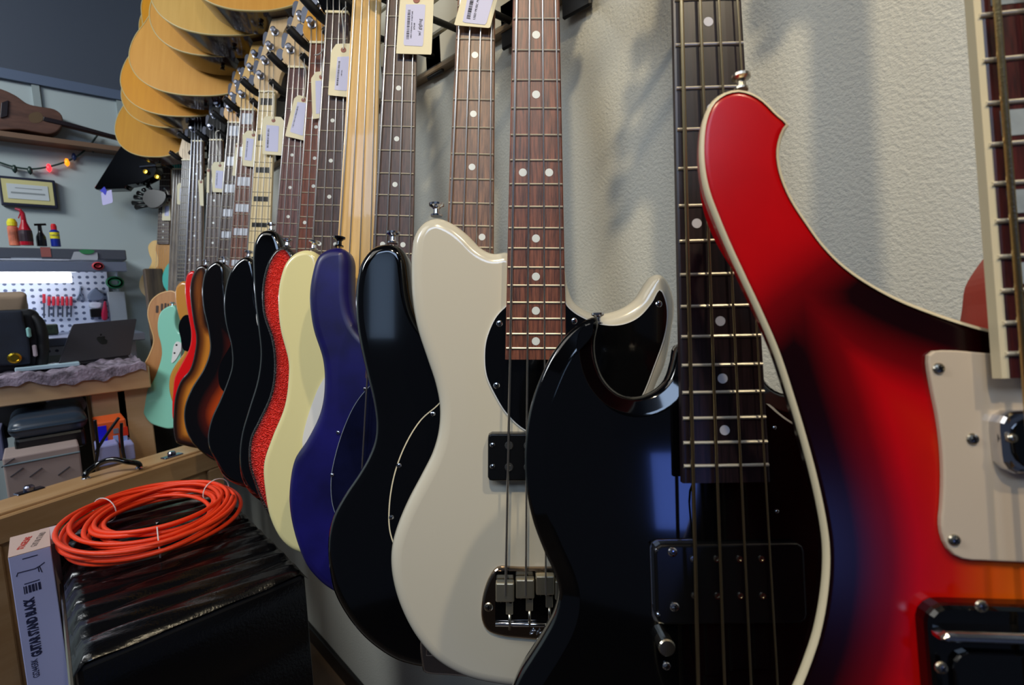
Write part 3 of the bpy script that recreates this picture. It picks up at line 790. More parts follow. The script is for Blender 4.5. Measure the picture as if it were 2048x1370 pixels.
# 11 amber burst, pearl blocks
g = gframe(487, 363, 1.345, fr(4.5), 0.864, -0.059, 0.05)
new_guitar('bass_guitar', g, 'amber sunburst bass with pearl block markers, left of the dark sunburst bass', 'bass guitar', 'bass guitars hung along the wall')
add_headstock(g, mat('tan_maple', (210, 168, 92), 0.35), 'inline')
BURST2 = mat('amber_burst', (190, 115, 35), 0.2, 0, 0.4, edge=[(0.0, (6, 4, 3)), (0.012, (40, 18, 8)), (0.022, (120, 62, 18)), (0.034, (200, 124, 40)), (0.1, (215, 150, 60))])
pts11 = [(405,529),(392,533),(381,554),(377,580),(379,610),(384,645),(389,672),(388,695),(377,738),(358,762),(348,790),(344,825),(344,862),(350,886),(366,892),(400,898),(440,890),(465,850),(462,800),(448,750),(445,700),(450,665),(448,640),(435,640),(422,650),(416,620),(416,570),(414,535)]
body(g, pts11, BURST2, 0.009, rb=0.010)
add_neck(g, 20, 0.040, 0.060, M_ROSE, M_NECK, 'block', mat('pearl_block_pale', (195, 202, 215), 0.3, noise=(90, .12)), 4, (.0013, .0011, .001, .0009), M_STRING)
strap_button(g, 412, 531, 0.0, z=-0.02)
add_hanger(g, 'guitar hanger holding the amber sunburst bass')
# 12 bright red
g = gframe(461, 377, 1.465, fr(4.5), 0.864, -0.062, 0.05)
new_guitar('bass_guitar', g, 'bright red bass showing only a thin strip of its edge', 'bass guitar', 'bass guitars hung along the wall')
add_headstock(g, M_MAPLEO, 'inline')
pts12 = [(384,541),(374,546),(369,560),(368,580),(370,605),(375,635),(380,668),(377,694),(360,729),(347,755),(344,780),(342,812),(344,840),(356,858),(385,865),(425,855),(445,820),(440,780),(430,740),(428,700),(435,665),(430,645),(415,650),(402,630),(398,590),(395,550)]
body(g, pts12, mat('bright_red', (225, 16, 18), 0.2, 0, 0.6), 0.008, rb=0.010, grid=0)
add_neck(g, 20, 0.040, 0.060, M_ROSED, M_NECK, 'block', mat('pearl_block_pale', (195,202,215)), 4, (.0014, .0012, .0011, .001), M_STRING)
add_hanger(g, 'guitar hanger holding the bright red bass')
# 13 amber honey body
g = gframe(428, 401, 1.60, fr(4.5), 0.864, -0.03, 0.05)
new_guitar('bass_guitar', g, 'honey brown bass with black round pickguard, left of the bright red bass', 'bass guitar', 'bass guitars hung along the wall')
add_headstock(g, M_MATTE, 'inline')
pts13 = [(364,561),(355,566),(349,575),(347,590),(349,611),(354,632),(362,655),(370,682),(366,702),(350,726),(338,748),(335,775),(340,800),(350,820),(380,830),(415,815),(425,780),(418,740),(415,700),(420,665),(412,645),(398,650),(386,640),(381,620),(379,590),(376,566)]
HONEY = mat('honey_gloss', (196, 134, 52), 0.25, 0, 0.5)
body(g, pts13, HONEY, 0.012, rb=0.010, grid=0)
plate(g, 'pickguard', [(372,630),(362,640),(358,655),(362,675),(368,700),(385,700),(395,660),(388,635)], pgm, 0.0002, 0.0022, 0.0)
add_neck(g, 20, 0.041, 0.060, M_ROSED, M_NECK, 'dot', DOTA, 4, (.0013, .0011, .001, .0009), M_STRING)
add_hanger(g, 'guitar hanger holding the honey brown bass')
# 14 mint
g = gframe(391, 387, 1.74, fr(4.2), 0.864, -0.028, 0.05)
new_guitar('bass_guitar', g, 'pale mint green bass with a white control plate, at the far end of the row', 'bass guitar', 'bass guitars hung along the wall')
add_headstock(g, M_MATTE, 'inline')
pts14 = [(346,610),(332,614),(320,624),(314,645),(315,668),(320,686),(322,711),(308,755),(288,790),(284,821),(298,845),(318,854),(340,858),(360,850),(378,830),(380,790),(368,750),(362,715),(368,690),(372,670),(366,655),(360,665),(352,655),(350,635),(352,618)]
MINT = mat('mint_gloss', (140, 210, 186), 0.3, 0, 0.3)
body(g, pts14, MINT, 0.006, rb=0.008, grid=0)
pg = plate(g, 'pickguard', [(355,683),(349,690),(345,712),(344,726),(350,722),(360,706),(366,690)], M_WHITEP, 0.0002, 0.0022, 0.0)
for u, v in ((353,690),(349,706)): screw(g, u, v, 0.0035, 0.0024, pg, M_BLACKP)
add_neck(g, 20, 0.041, 0.060, mat('grey_rosewood', (105, 90, 84), 0.42), M_NECK, 'dot', DOTA, 4, (.0022, .0019, .0016, .0014), mat('bright_string', (205, 210, 222), 0.35, 0.8))
strap_button(g, 345, 613, 0.0, z=-0.015)
add_hanger(g, 'guitar hanger holding the mint green bass')
# 15 tan acoustic-electric behind mint
g = gframe(372, 420, 1.86, fr(6), 0.648, -0.03, 0.05)
new_guitar('acoustic_bass_guitar', g, 'thin tan wooden guitar with slotted sound openings, behind the mint green bass', 'guitar')
add_headstock(g, M_MAPLEP, 'inline', keys=False)
pts15 = [(346,582),(330,583),(314,590),(300,605),(295,628),(300,652),(307,680),(300,705),(288,728),(276,742),(270,768),(273,790),(285,812),(310,830),(345,835),(372,815),(378,780),(368,745),(362,710),(366,680),(370,650),(366,620),(360,595)]
body(g, pts15, mat('tan_wood', (190, 132, 78), 0.45, wood=(60, (172, 114, 64), 12)), 0.002, rb=0.004, grid=0)
P = catmull(lp(g, pts15), True, 5); Pr = ccw(resample(P, 0.005)); bm = bmesh.new(); n = len(Pr); R_ = [[], [], []]
for i in range(n):
    t = (Pr[(i+1) % n]-Pr[i-1]).normalized(); nn = Vector((-t.y, t.x))
    for k, (off, z) in enumerate(((-0.0005, -0.006), (-0.0005, 0.0006), (0.0035, 0.0008))):
        q = Pr[i]+nn*off; R_[k].append(bm.verts.new((q.x, q.y, z)))
for a, b in zip(R_, R_[1:]):
    for i in range(n): bm.faces.new((a[i], a[(i+1) % n], b[(i+1) % n], b[i]))
link_mesh('binding', bm, mat('pale_edge', (222, 175, 118), .4), g.root, smooth=True)
for (u0, v0, u1, v1) in ((312,611,317,626),(322,607,326,622),(329,606,333,618),(335,607,338,614)):
    plate(g, 'sound_slot', lrect(g, u0, v0, u1, v1, 0.002), mat('slot_dark', (60, 36, 22), .6), 0.0001, 0.0006, 0.0, raw=True, spline=False)
add_neck(g, 20, 0.043, 0.055, M_EBONY, M_NECK, None, DOTA, 6, (.0006, .0005, .0004, .0004, .0003, .0003), M_STRING, sn=0.017, sb=0.025)
add_hanger(g, 'guitar hanger holding the tan slotted guitar')

# ===== acoustics in the upper row =====
SPR = {}
def acoustic(ub, vb, Z, slope, hwid, top, label, sc=1.0, rim=M_BLACK, depth=0.075, roll=0.0, tilt=0.05, guard=False, binding=None, yaw=0.0, hl='hanger'):
    g = gframe(ub, vb, Z, 0.0, 0.64, slope, tilt, yaw)
    # move the origin so that the tail sits at (ub, vb)
    g.root = empty('acoustic_guitar', g.M, label, 'acoustic guitar', 'acoustic guitars hung in the upper row')
    s = sc
    half = [(0.0, 0.0), (0.06, 0.004), (0.12, 0.022), (0.165, 0.055), (0.19, 0.10), (0.194, 0.14), (0.182, 0.19), (0.155, 0.24), (0.137, 0.285), (0.136, 0.32), (0.142, 0.36), (0.144, 0.40), (0.132, 0.44), (0.10, 0.472), (0.05, 0.487), (0.0, 0.49)]
    k = hwid/0.194
    P = [Vector((a*k, b*s)) for a, b in half] + [Vector((-a*k, b*s)) for a, b in half[-2:0:-1]]
    P = catmull(P, True, 6)
    smooth = slab(P, 0.0, depth, 0.0015, step=0.006, grid=0, seg=1)
    # top face uses the spruce slot, sides the rim slot
    for f in smooth.faces:
        f.material_index = 0 if f.calc_center_median().z > -0.0015 else 1
    link_mesh('body', smooth, [top, rim], g.root)
    Pr = ccw(resample(P, 0.006)); bm = bmesh.new(); n = len(Pr); R_ = [[], [], []]
    for i in range(n):
        t = (Pr[(i+1) % n]-Pr[i-1]).normalized(); nn = Vector((-t.y, t.x))
        for kk, (off, z) in enumerate(((-0.0006, -0.004), (-0.0006, 0.0005), (0.0022, 0.0007))):
            q = Pr[i]+nn*off; R_[kk].append(bm.verts.new((q.x, q.y, z)))
    for a, b in zip(R_, R_[1:]):
        for i in range(n): bm.faces.new((a[i], a[(i+1) % n], b[(i+1) % n], b[i]))
    link_mesh('binding', bm, binding or mat('acoustic_binding', (200, 180, 120), .4), g.root, smooth=True)
    link_mesh('bridge', slab(catmull([Vector((x, y)) for x, y in ((-.085, .165), (-.03, .160), (.03, .160), (.085, .165), (.08, .182), (.03, .190), (-.03, .190), (-.08, .182))], True, 4), 0.009, 0.009, 0.002, rb=0, step=0.005, grid=0), M_EBONY, g.root)
    link_mesh('soundhole', lathe([(0, 0), (0.05, 0), (0.05, 0.0004), (0, 0.0004)], 32, M=T((0, 0.335, 0))), mat('hole_dark', (14, 9, 6), .8), g.root)
    link_mesh('rosette', lathe([(0.052, 0), (0.060, 0), (0.060, 0.0005), (0.052, 0.0005)], 32, M=T((0, 0.335, 0))), M_ROSED, g.root)
    link_mesh('fretboard', box_bm(-0.026, 0.026, 0.39, 0.80, 0.002, 0.009, 0.001, 1), M_EBONY, g.root)
    nb = box_bm(-0.022, 0.022, 0.485, 0.82, -0.018, 0.002, 0.006, 2); link_mesh('neck', nb, M_NECK, g.root)
    link_mesh('headstock', box_bm(-0.034, 0.034, 0.815, 0.99, -0.012, 0.003, 0.002, 1), M_ROSED, g.root)
    if depth > 0.05:
        link_mesh('strap_pin', lathe([(0.006, 0), (0.004, 0.004), (0.007, 0.010), (0, 0.011)], 12, M=T((0, 0.0, -depth/2)) @ Rot(math.pi/2, 'X')), M_BLACKP, g.root)
    bx = WALLX-0.012
    N = g.org + g.y*0.80 - g.z*0.03
    hg = empty('guitar_hanger', T(Vector((bx, N.y, N.z))), 'hanger', 'guitar hanger')
    hg['label'] = hl
    link_mesh('back_plate', box_bm(-0.004, 0.004, -0.03, 0.03, -0.04, 0.04, 0.003, 1), M_NICKEL, hg)
    link_mesh('stem', tube([(0, 0, 0), (N.x-bx, 0, 0)], 0.006, 8), M_NICKEL, hg)
    for sd in (-1, 1):
        c = Vector((N.x-bx, 0, 0)) + g.x*sd*0.032
        link_mesh('foam_arm', tube([Vector((N.x-bx, 0, 0)), c, c + Vector((-0.07, 0, 0.01))], 0.008, 8), M_FOAM, hg)
    return g
def spruce(name, c, d): return mat(name, c, 0.5, 0, 0.0, wood=(55, d, 14), spec=0.2)
RIM = mat('dark_brown_side', (40, 14, 8), 0.15, 0, 0.3, wood=(40, (30, 10, 8), 8))
RIM2 = mat('brown_side', (74, 46, 34), 0.2, 0, 0.5)
sA = spruce('spruce_pale', (222, 176, 92), (212, 164, 80)); sB = spruce('spruce_amber', (216, 146, 18), (206, 134, 12)); sC = spruce('spruce_warm', (222, 160, 70), (212, 148, 58)); sD = spruce('spruce_honey', (200, 142, 38), (190, 130, 30))
acoustic(498, 14, 1.22, -0.05, 0.18, sC, 'acoustic guitar with pale top cut off by the top edge', rim=RIM, depth=.09, hl='hanger of the acoustic guitar cut off by the top edge')
acoustic(442, 64, 1.33, -0.05, 0.208, sA, 'pale-topped acoustic guitar, second from the top of the stack', rim=RIM, depth=.10, hl='hanger of the second acoustic guitar from the top')
acoustic(420, 106, 1.45, -0.05, 0.194, sC, 'acoustic guitar showing a crescent of pale top, third from the top', rim=RIM, depth=.10, hl='hanger of the third acoustic guitar from the top')
acoustic(388, 187, 1.57, -0.06, 0.224, sC, 'acoustic guitar showing the widest pale top, middle of the stack', rim=RIM2, depth=.09, hl='hanger of the acoustic guitar with the widest pale top')
acoustic(356, 229, 1.70, -0.06, 0.216, sB, 'acoustic guitar with deep orange amber top', rim=RIM, depth=.10, hl='hanger of the deep orange acoustic guitar')
acoustic(338, 252, 1.82, -0.06, 0.194, sD, 'acoustic guitar showing a thin honey crescent under the orange one', rim=RIM2, depth=.09, hl='hanger of the thin honey crescent acoustic guitar')
acoustic(300, 311, 1.98, -0.06, 0.158, sD, 'small honey-topped acoustic guitar, lowest of the stack', rim=RIM2, depth=.08, sc=0.9, hl='hanger of the lowest acoustic guitar')

# ===== 16 teal fretless bass, 17 pale and amber guitar, 18 pointed black guitar =====
TEAL = mat('teal_gloss', (48, 172, 158), 0.35, 0, 0.2)
g = gframe(352, 522, 2.12, 0.5, 0.79, -0.03, 0.03)
new_guitar('bass_guitar', g, 'teal bass with teal headstock and weathered grey fretless neck, behind the honey brown bass', 'bass guitar', 'bass guitars at the far end')
add_headstock(g, TEAL, 'inline')
body(g, [(361,517),(345,519),(331,533),(324,552),(326,572),(333,584),(330,600),(320,625),(318,660),(335,690),(360,695),(390,680),(395,640),(385,600),(380,570),(385,545),(375,530)], TEAL, 0.005, rb=0.006, grid=0)
add_neck(g, 20, 0.052, 0.064, mat('weathered_board', (134, 122, 108), 0.6, wood=(60, (90, 80, 74), 3)), M_NECK, None, DOTA, 4, (.0010, .0009, .0008, .0007), M_STRING, frets=False)
add_hanger(g, 'guitar hanger holding the teal bass')
g = gframe(326, 470, 2.26, 0.36, 0.648, -0.03, 0.03)
new_guitar('electric_guitar', g, 'pale wood guitar with amber front, hanging in the far corner above the wooden post', 'guitar')
add_headstock(g, M_ROSED, 'inline', keys=True, cx=0)
body(g, [(315,480),(304,482),(296,492),(298,508),(303,522),(296,538),(284,550),(278,566),(280,580),(290,592),(320,600),(350,590),(356,560),(345,540),(340,520),(345,495),(335,480)], mat('pale_wood_body', (222, 184, 112), .4, wood=(60, (206, 164, 92), 10)), 0.003, rb=0.004, grid=0)
plate(g, 'front_panel', [(338,470),(326,477),(315,490),(313,500),(318,516),(318,530),(309,545),(318,560),(345,562),(352,540),(348,500),(350,480)], mat('amber_panel', (186, 128, 46), .35), 0.0003, 0.006, 0.001)
add_neck(g, 20, 0.043, 0.055, M_ROSED, M_NECK, 'dot', DOTA, 6, (.0006, .0005, .0004, .0004, .0003, .0003), M_STRING, sn=0.017, sb=0.025)
add_hanger(g, 'guitar hanger holding the pale wood guitar')
g = gframe(300, 330, 2.16, 0.0, 0.64, -0.02, 0.03)
new_guitar('electric_guitar', g, 'pointed black guitar body with gold knobs under the lowest acoustic guitar', 'guitar')
plate(g, 'body', [(247,312),(203,382),(207,385),(262,383),(268,376),(300,370),(320,360),(326,345),(322,325),(345,308),(362,286),(300,282),(255,300)], M_BLACK, -0.04, 0.04, 0.003, spline=False)
for u, v in ((294,345),(317,355)):
    p = lp(g, [(u, v)], 0.0)[0]; link_mesh('knob', lathe([(0.010, 0), (0.009, 0.012), (0, 0.013)], 16, M=T((p.x, p.y, 0))), mat('gold', (225, 180, 60), .25, 1.0), g.root)
bt = [tuple(lp(g, [q], 0.004)[0])+(0.004,) for q in ((280,334),(312,331))]
link_mesh('bridge', tube(bt, 0.004, 8), M_CHROME, g.root)
nk = [tuple(lp(g, [q], -0.01)[0])+(-0.01,) for q in ((330,330),(349,200))]
link_mesh('neck', tube(nk, 0.022, 8), M_NECK, g.root)
nb_ = lp(g, [(349,200)], 0)[0]
hd_ = box_bm(nb_.x-.03, nb_.x+.03, nb_.y-.01, nb_.y+.12, -0.02, -0.005, .003, 1); link_mesh('headstock', hd_, M_BLACK, g.root)
g.L = nb_.y-.02; g.cx = nb_.x
add_hanger(g, 'guitar hanger holding the pointed black guitar')
def frame_at(g, p, h): return g.M @ T((p.x, p.y, h))
# blue-taped price slip on the pointed guitar
p = lp(g, [(214, 392)], 0.006)[0]
st_ = empty('price_slip', frame_at(g, p, 0.006), 'small lilac price slip taped with blue tape to the pointed black guitar', 'price tag')
def lpo(g, pts, h, p): return [q - p for q in lp(g, pts, h)]
link_mesh('slip', slab(lpo(g, [(202,386),(223,379),(226,405),(205,411)], 0.006, p), 0.0, 0.0008, 0, step=.01, grid=0), mat('lilac_paper', (190, 185, 228), .6), st_)
link_mesh('tape', slab(lpo(g, [(200,382),(209,373),(214,382),(211,391),(206,385)], 0.006, p), 0.0012, 0.0008, 0, step=.005, grid=0), mat('blue_tape', (20, 30, 190), .5), st_)
# black six-tuner headstock silhouette
g = gframe(312, 392, 2.2, 0.0, 0.2, 0.25, 0.0)
g.root = empty('headstock_display', g.M, 'black guitar headstock with six pointed tuner keys jutting left in the corner', 'guitar headstock')
link_mesh('headstock', slab(catmull(lp(g, [(290,383),(300,378),(318,380),(330,385),(330,400),(316,414),(300,416),(290,408),(284,398)]), True, 4), 0, 0.014, 0.002, step=.004, grid=0), M_BLACKP, g.root)
for a_, b_ in (((292,384),(287,379)),((288,390),(276,386)),((287,398),(270,394)),((290,406),(266,406)),((296,412),(272,415)),((305,380),(296,372))):
    q = lp(g, [a_, b_], -0.004)
    link_mesh('tuner', tube([tuple(q[0])+(-.004,), tuple(q[0].lerp(q[1], .4))+(-.004,), tuple(q[1])+(-.004,)], [.005, .006, .011], 8), M_BLACKP, g.root, smooth=True)
link_mesh('mount', tube([tuple(lp(g, [(326,392)], -0.01)[0])+(-.01,), tuple(lp(g, [(345,392)], -0.01)[0])+(-.03,)], .008, 8), M_BLACKP, g.root)

# ===== price tags =====
M_TAG = mat('manila', (226, 218, 186), 0.7); M_LAB = mat('label_paper', (196, 198, 228), 0.6); M_EYE = mat('eyelet_brown', (150, 92, 78), 0.6); M_CORD = mat('white_cord', (222, 220, 208), 0.8); M_INK = mat('ink', (26, 26, 40), 0.6)
def price_tag(gi, pts, eye, lab, label, h=0.0225, cordp=None, text=None, hand=None, bars=True, col=None, lcol=None):
    g = GS[gi]
    p = lp(g, [eye], h)[0]
    r = empty('price_tag', frame_at(g, p, h), label, 'price tag')
    link_mesh('card', slab(lpo(g, pts, h, p), 0.0, 0.0008, 0.0, step=0.003, grid=0), col or M_TAG, r)
    link_mesh('eyelet', lathe([(0.0022, 0), (0.0048, 0), (0.0046, 0.0006), (0.0022, 0.0006)], 16, M=T((0, 0, 0.0001))), M_EYE, r)
    link_mesh('hole', lathe([(0, 0), (0.0021, 0), (0.0021, 0.0003), (0, 0.0003)], 10, M=T((0, 0, 0.0003))), M_INK, r)
    if lab:
        L_ = lpo(g, lab, h, p)            # order: top-left, top-right, bottom-right, bottom-left
        lb = link_mesh('label_sticker', slab(L_, 0.0004, 0.0004, 0.0, step=0.004, grid=0), lcol or M_LAB, r)
        tl, tr, brr, bl = L_
        ex = (tr-tl); ey = (bl-tl)
        if bars:
            bm = bmesh.new(); rnd = random.Random(gi); s = 0.14
            while s < 0.86:
                w_ = rnd.choice((.008, .012, .02)); c0 = tl + ey*s + ex*bars_x0; c1 = tl + ey*(s+w_) + ex*bars_x0
                d = ex*0.14
                q = [c0, c0+d, c1+d, c1]
                vs = [bm.verts.new((v.x, v.y, 0.0006)) for v in q]; bm.faces.new(vs[::-1]); s += w_ + rnd.choice((.008, .014, .02))
            bmesh.ops.recalc_face_normals(bm, faces=bm.faces)
            link_mesh('barcode', bm, M_INK, lb)
        ang = math.atan2(-ey.y, -ey.x)
        if text:
            for k, (tt, fx_, fy_, sz) in enumerate(text):
                c = tl + ex*fx_ + ey*fy_
                text_mesh('printed_text', tt, ex.length*sz, M_INK, T((c.x, c.y, 0.0006)) @ Rot(ang, 'Z'), lb, sx=1.0, extrude=0.00005)
    if cordp:
        P = [Vector((0, 0, 0.001))] + [Vector(tuple(q)+(0.003,)) for q in lpo(g, cordp, h, p)]
        link_mesh('cord', tube(catmull(P, False, 5), 0.0011, 6), M_CORD, r, smooth=True)
    return r
bars_x0 = 0.12
price_tag(4, [(801,-14),(812,-26),(858,-26),(868,-15),(863,109),(792,107)], (833,0), [(812,9),(851,9),(846,93),(807,91)], 'manila price tag with barcode hanging over the neck of the dark blue bass', 0.0225, [(835,-30)],
    [('USED STERLING RAY 34 NEPTUNE', 0.36, 0.50, 0.095), ('$750.00', 0.50, 0.54, 0.11), ('w/ gigbag', 0.78, 0.56, 0.24)])
price_tag(3, [(928,-22),(940,-34),(992,-26),(997,-10),(980,56),(908,50)], (965,-22), [(937,-14),(988,-6),(972,50),(925,45)], 'slanting manila price tag with barcode at the top edge, over the brown fretboard', 0.0225, [(968,-45)],
    [('USED MUSIC MAN', 0.42, 0.45, 0.12), ('[', 0.2, 0.85, 0.14)])
price_tag(6, [(672,88),(686,87),(703,87),(695,194),(656,190),(662,103)], (687,100), [(675,114),(700,113),(694,182),(669,180)], 'manila price tag with barcode left of the fretless maple neck', 0.0225, [(688,60),(686,24),(694,16)],
    [('USED BASS', 0.46, 0.5, 0.10)])
price_tag(7, [(631,144),(647,142),(642,236),(625,238),(622,157)], (643,154), [(631,162),(646,161),(640,227),(632,228)], 'narrow manila price tag with plain label, left of the tag beside the fretless neck', 0.0225, [(648,120),(653,95),(640,110),(630,112)], None, bars=False)
price_tag(8, [(597,190),(612,194),(611,240),(608,281),(570,272),(588,197)], (607,200), [(595,204),(612,206),(606,272),(580,264)], 'slanting manila price tag with barcode on the mauve fretboard', 0.0225, [(612,170),(612,140),(606,128)])
price_tag(9, [(531,232),(562,234),(569,243),(564,311),(525,308),(524,240)], (547,241), [(533,250),(558,252),(556,304),(530,302)], 'manila price tag on the pale maple fretboard with black blocks', 0.0225, [(549,210),(546,185),(530,186)])
price_tag(10, [(495,261),(511,262),(514,268),(507,334),(485,331),(485,270)], (507,270), [(493,276),(508,278),(503,322),(489,320)], 'manila price tag over the pearl block neck of the amber sunburst bass', 0.0225, [(505,240),(507,215)])
price_tag(11, [(472,286),(478,287),(472,352),(464,351)], (475,292), None, 'narrow edge-on manila tag left of the amber sunburst bass neck', 0.0225, [(478,260),(474,247)], bars=False)
price_tag(12, [(428,324),(449,324),(454,330),(450,385),(425,384),(423,332)], (440,331), [(432,341),(447,342),(444,378),(430,376)], 'manila price tag on the dark neck of the honey brown bass', 0.0225, [(437,300),(433,265),(440,262)])
price_tag(12, [(414,336),(419,337),(418,386),(413,385)], (417,341), None, 'very thin edge-on manila tag beside the honey brown bass neck', 0.0240, [(418,318)], bars=False)
price_tag(13, [(396,361),(406,359),(407,412),(400,411)], (402,364), None, 'thin edge-on manila tag hanging on the mint green bass neck', 0.0225, [(404,335),(400,322),(395,330)], bars=False)
price_tag(14+1, [(357,366),(374,366),(371,412),(354,408),(354,371)], (366,369), [(360,376),(372,377),(370,402),(359,400)], 'manila price tag on the teal bass, left of the long bright strings', 0.03, [(370,350),(370,335)])
price_tag(16, [(331,401),(340,403),(341,441),(324,441),(325,405)], (335,405), [(330,412),(338,412),(338,432),(329,432)], 'leftmost manila price tag, on the guitar in the far corner', 0.0225, [(336,385),(330,378)])
price_tag(5, [(749,58),(758,74),(766,190),(753,172),(746,90)], (754,78), None, 'grey-blue shaded tag turned sideways right of the fretless maple neck', 0.010, [(752,40),(755,-5)], bars=False, col=mat('tag_shade', (150, 158, 160), .7))  # shade on this tag is put into its card colour
# ---------------------------------------------------------------- the room
BACKY = 2.95
CEIL = 3.05
def quad_box(name, x0, x1, y0, y1, z0, z1, m, kind='structure', bev=0):
    return tag(link_mesh(name, box_bm(x0, x1, y0, y1, z0, z1, bev, 1), m), kind=kind)
M_WALL = mat('wall_paint', (192, 192, 182), 0.55, bump=(220, 0.35, 0.004))
M_WALLS = mat('wall_satin', (196, 198, 186), 0.4)
M_BACK = mat('back_wall_paint', (176, 188, 188), 0.6, noise=(1.5, .03))
M_CEIL = mat('ceiling_paint', (70, 78, 92), 0.6)
M_FLOOR = mat('floor_wood', (96, 78, 62), 0.5, wood=(8, (70, 56, 44), 6))
quad_box('floor', -3.2, WALLX+0.3, -3.0, BACKY+0.1, -0.05, 0.0, M_FLOOR)
quad_box('wall_right', WALLX, WALLX+0.1, -3.0, BACKY+0.1, 0, CEIL, M_WALL)
quad_box('wall_back', -3.2, WALLX+0.1, BACKY, BACKY+0.1, 0, CEIL, M_BACK)
quad_box('ceiling', -3.2, WALLX+0.1, -3.0, BACKY+0.1, CEIL, CEIL+0.08, M_CEIL)
# slat wall above, fixed on the right wall
zs = onX(836, 164, WALLX).z
root = empty('wall_right_slats', T((WALLX, 1.0, zs)))
root['kind'] = 'structure'
M_SLAT = mat('slat_panel', (205, 202, 185), 0.45)
k = 0; z = zs
link_mesh('slat_trim', box_bm(WALLX-0.020, WALLX, -2.9, BACKY, zs-0.012, zs-0.001, 0.002, 1), mat('slat_edge', (130, 112, 88), .5)).matrix_world = T((0,0,0))
bpy.data.objects['slat_trim'].parent = root; bpy.data.objects['slat_trim'].matrix_world = T((0, 0, 0))
while z < CEIL-0.05:
    o = link_mesh('slat', box_bm(-0.016, 0, -3.9, BACKY-1.0, z-zs, min(z-zs+0.060, CEIL-zs), 0.003, 1), M_SLAT, root); z += 0.0675; k += 1
link_mesh('slat_backing', box_bm(-0.004, 0.0, -3.9, BACKY-1.0, 0, CEIL-zs), mat('groove_dark', (40, 34, 28), .8), root)
# rail / baseboard on the right wall
pz = onX(610, 1232, WALLX)
quad_box('baseboard_right', WALLX-0.016, WALLX, -3.0, BACKY, 0.0, max(pz.z, 0.05), mat('dark_baseboard', (16, 15, 17), .3), bev=.003)
# back wall trim
a = onY(0, 146, BACKY-0.01)
quad_box('trim_1', -3.2, WALLX, BACKY-0.02, BACKY, a.z-0.02, a.z+0.02, mat('blue_grey_trim', (92, 106, 130), .5))
quad_box('wall_back_header', -3.2, WALLX, BACKY-0.012, BACKY+0.05, a.z, CEIL, mat('ceiling_paint', (70,78,92)))
pl = onY(0, 266, BACKY-0.05)
quad_box('trim_2', -3.2, WALLX, BACKY-0.09, BACKY, pl.z-0.02, pl.z, mat('ledge_wood', (120, 92, 70), .5))
for i, u in enumerate((74, 238)):
    q = onY(u, 200, BACKY)
    quad_box('trim_%d' % (i+3), q.x-0.012, q.x+0.012, BACKY-0.012, BACKY, pl.z, a.z, mat('batten', (150, 162, 162), .6))
print('heights', zs, pz.z, a.z, pl.z)

# small brown guitar lying on the ledge
def slab_world(name, pts_px, Y, th, m, parent, r=0.002, off=0.0, step=0.008, label=None, spline=True, n=5):
    """outline on a vertical plane y=Y facing the viewer, thickness th going away from the viewer (+y)"""
    P = [onY(u, v, Y) for u, v in pts_px]
    L0 = parent.matrix_world.translation if parent else Vector((0, 0, 0))
    P2 = [Vector((p.x, p.z)) for p in P]
    if spline: P2 = catmull(P2, True, n)
    bm = slab(P2, 0, th, r, step=step, grid=0, seg=2)
    # local (x, y, z) -> world (x, -z(depth), y)
    bm.transform(Matrix(((1, 0, 0, 0), (0, 0, -1, Y), (0, 1, 0, 0), (0, 0, 0, 1))))
    bm.transform(T(-L0))
    return link_mesh(name, bm, m, parent)
YL = BACKY-0.085
r0 = empty('acoustic_guitar', T(onY(60, 262, YL)), 'small dark brown guitar lying sideways on the ledge', 'acoustic guitar')
bw = mat('worn_walnut', (112, 76, 60), 0.5, wood=(24, (70, 44, 34), 5), grain_axis=0)
slab_world('body', [(-90,205),(-60,178),(-25,173),(0,177),(30,190),(55,207),(80,213),(108,218),(122,228),(126,242),(118,260),(100,268),(70,264),(40,259),(0,260),(-40,264),(-80,250)], YL, 0.07, bw, r0, 0.004, spline=True)
slab_world('soundhole', [(57,232),(66,225),(78,224),(86,232),(84,242),(74,246),(62,244)], YL-0.0008, 0.003, mat('hole_tan', (96, 74, 48), .7), r0, 0.0)
slab_world('fretboard', [(88,233),(140,245),(200,262),(234,271),(234,277),(200,268),(140,253),(86,241)], YL-0.006, 0.008, M_EBONY, r0, 0.001, spline=False)
slab_world('neck', [(120,244),(234,273),(234,279),(120,250)], YL+0.002, 0.02, bw, r0, 0.001, spline=False)
slab_world('bridge', [(3,205),(17,200),(15,232),(0,236)], YL-0.006, 0.006, M_EBONY, r0, 0.001, spline=False)
slab_world('headstock', [(232,268),(262,272),(264,284),(232,280)], YL, 0.012, bw, r0, 0.001, spline=False)

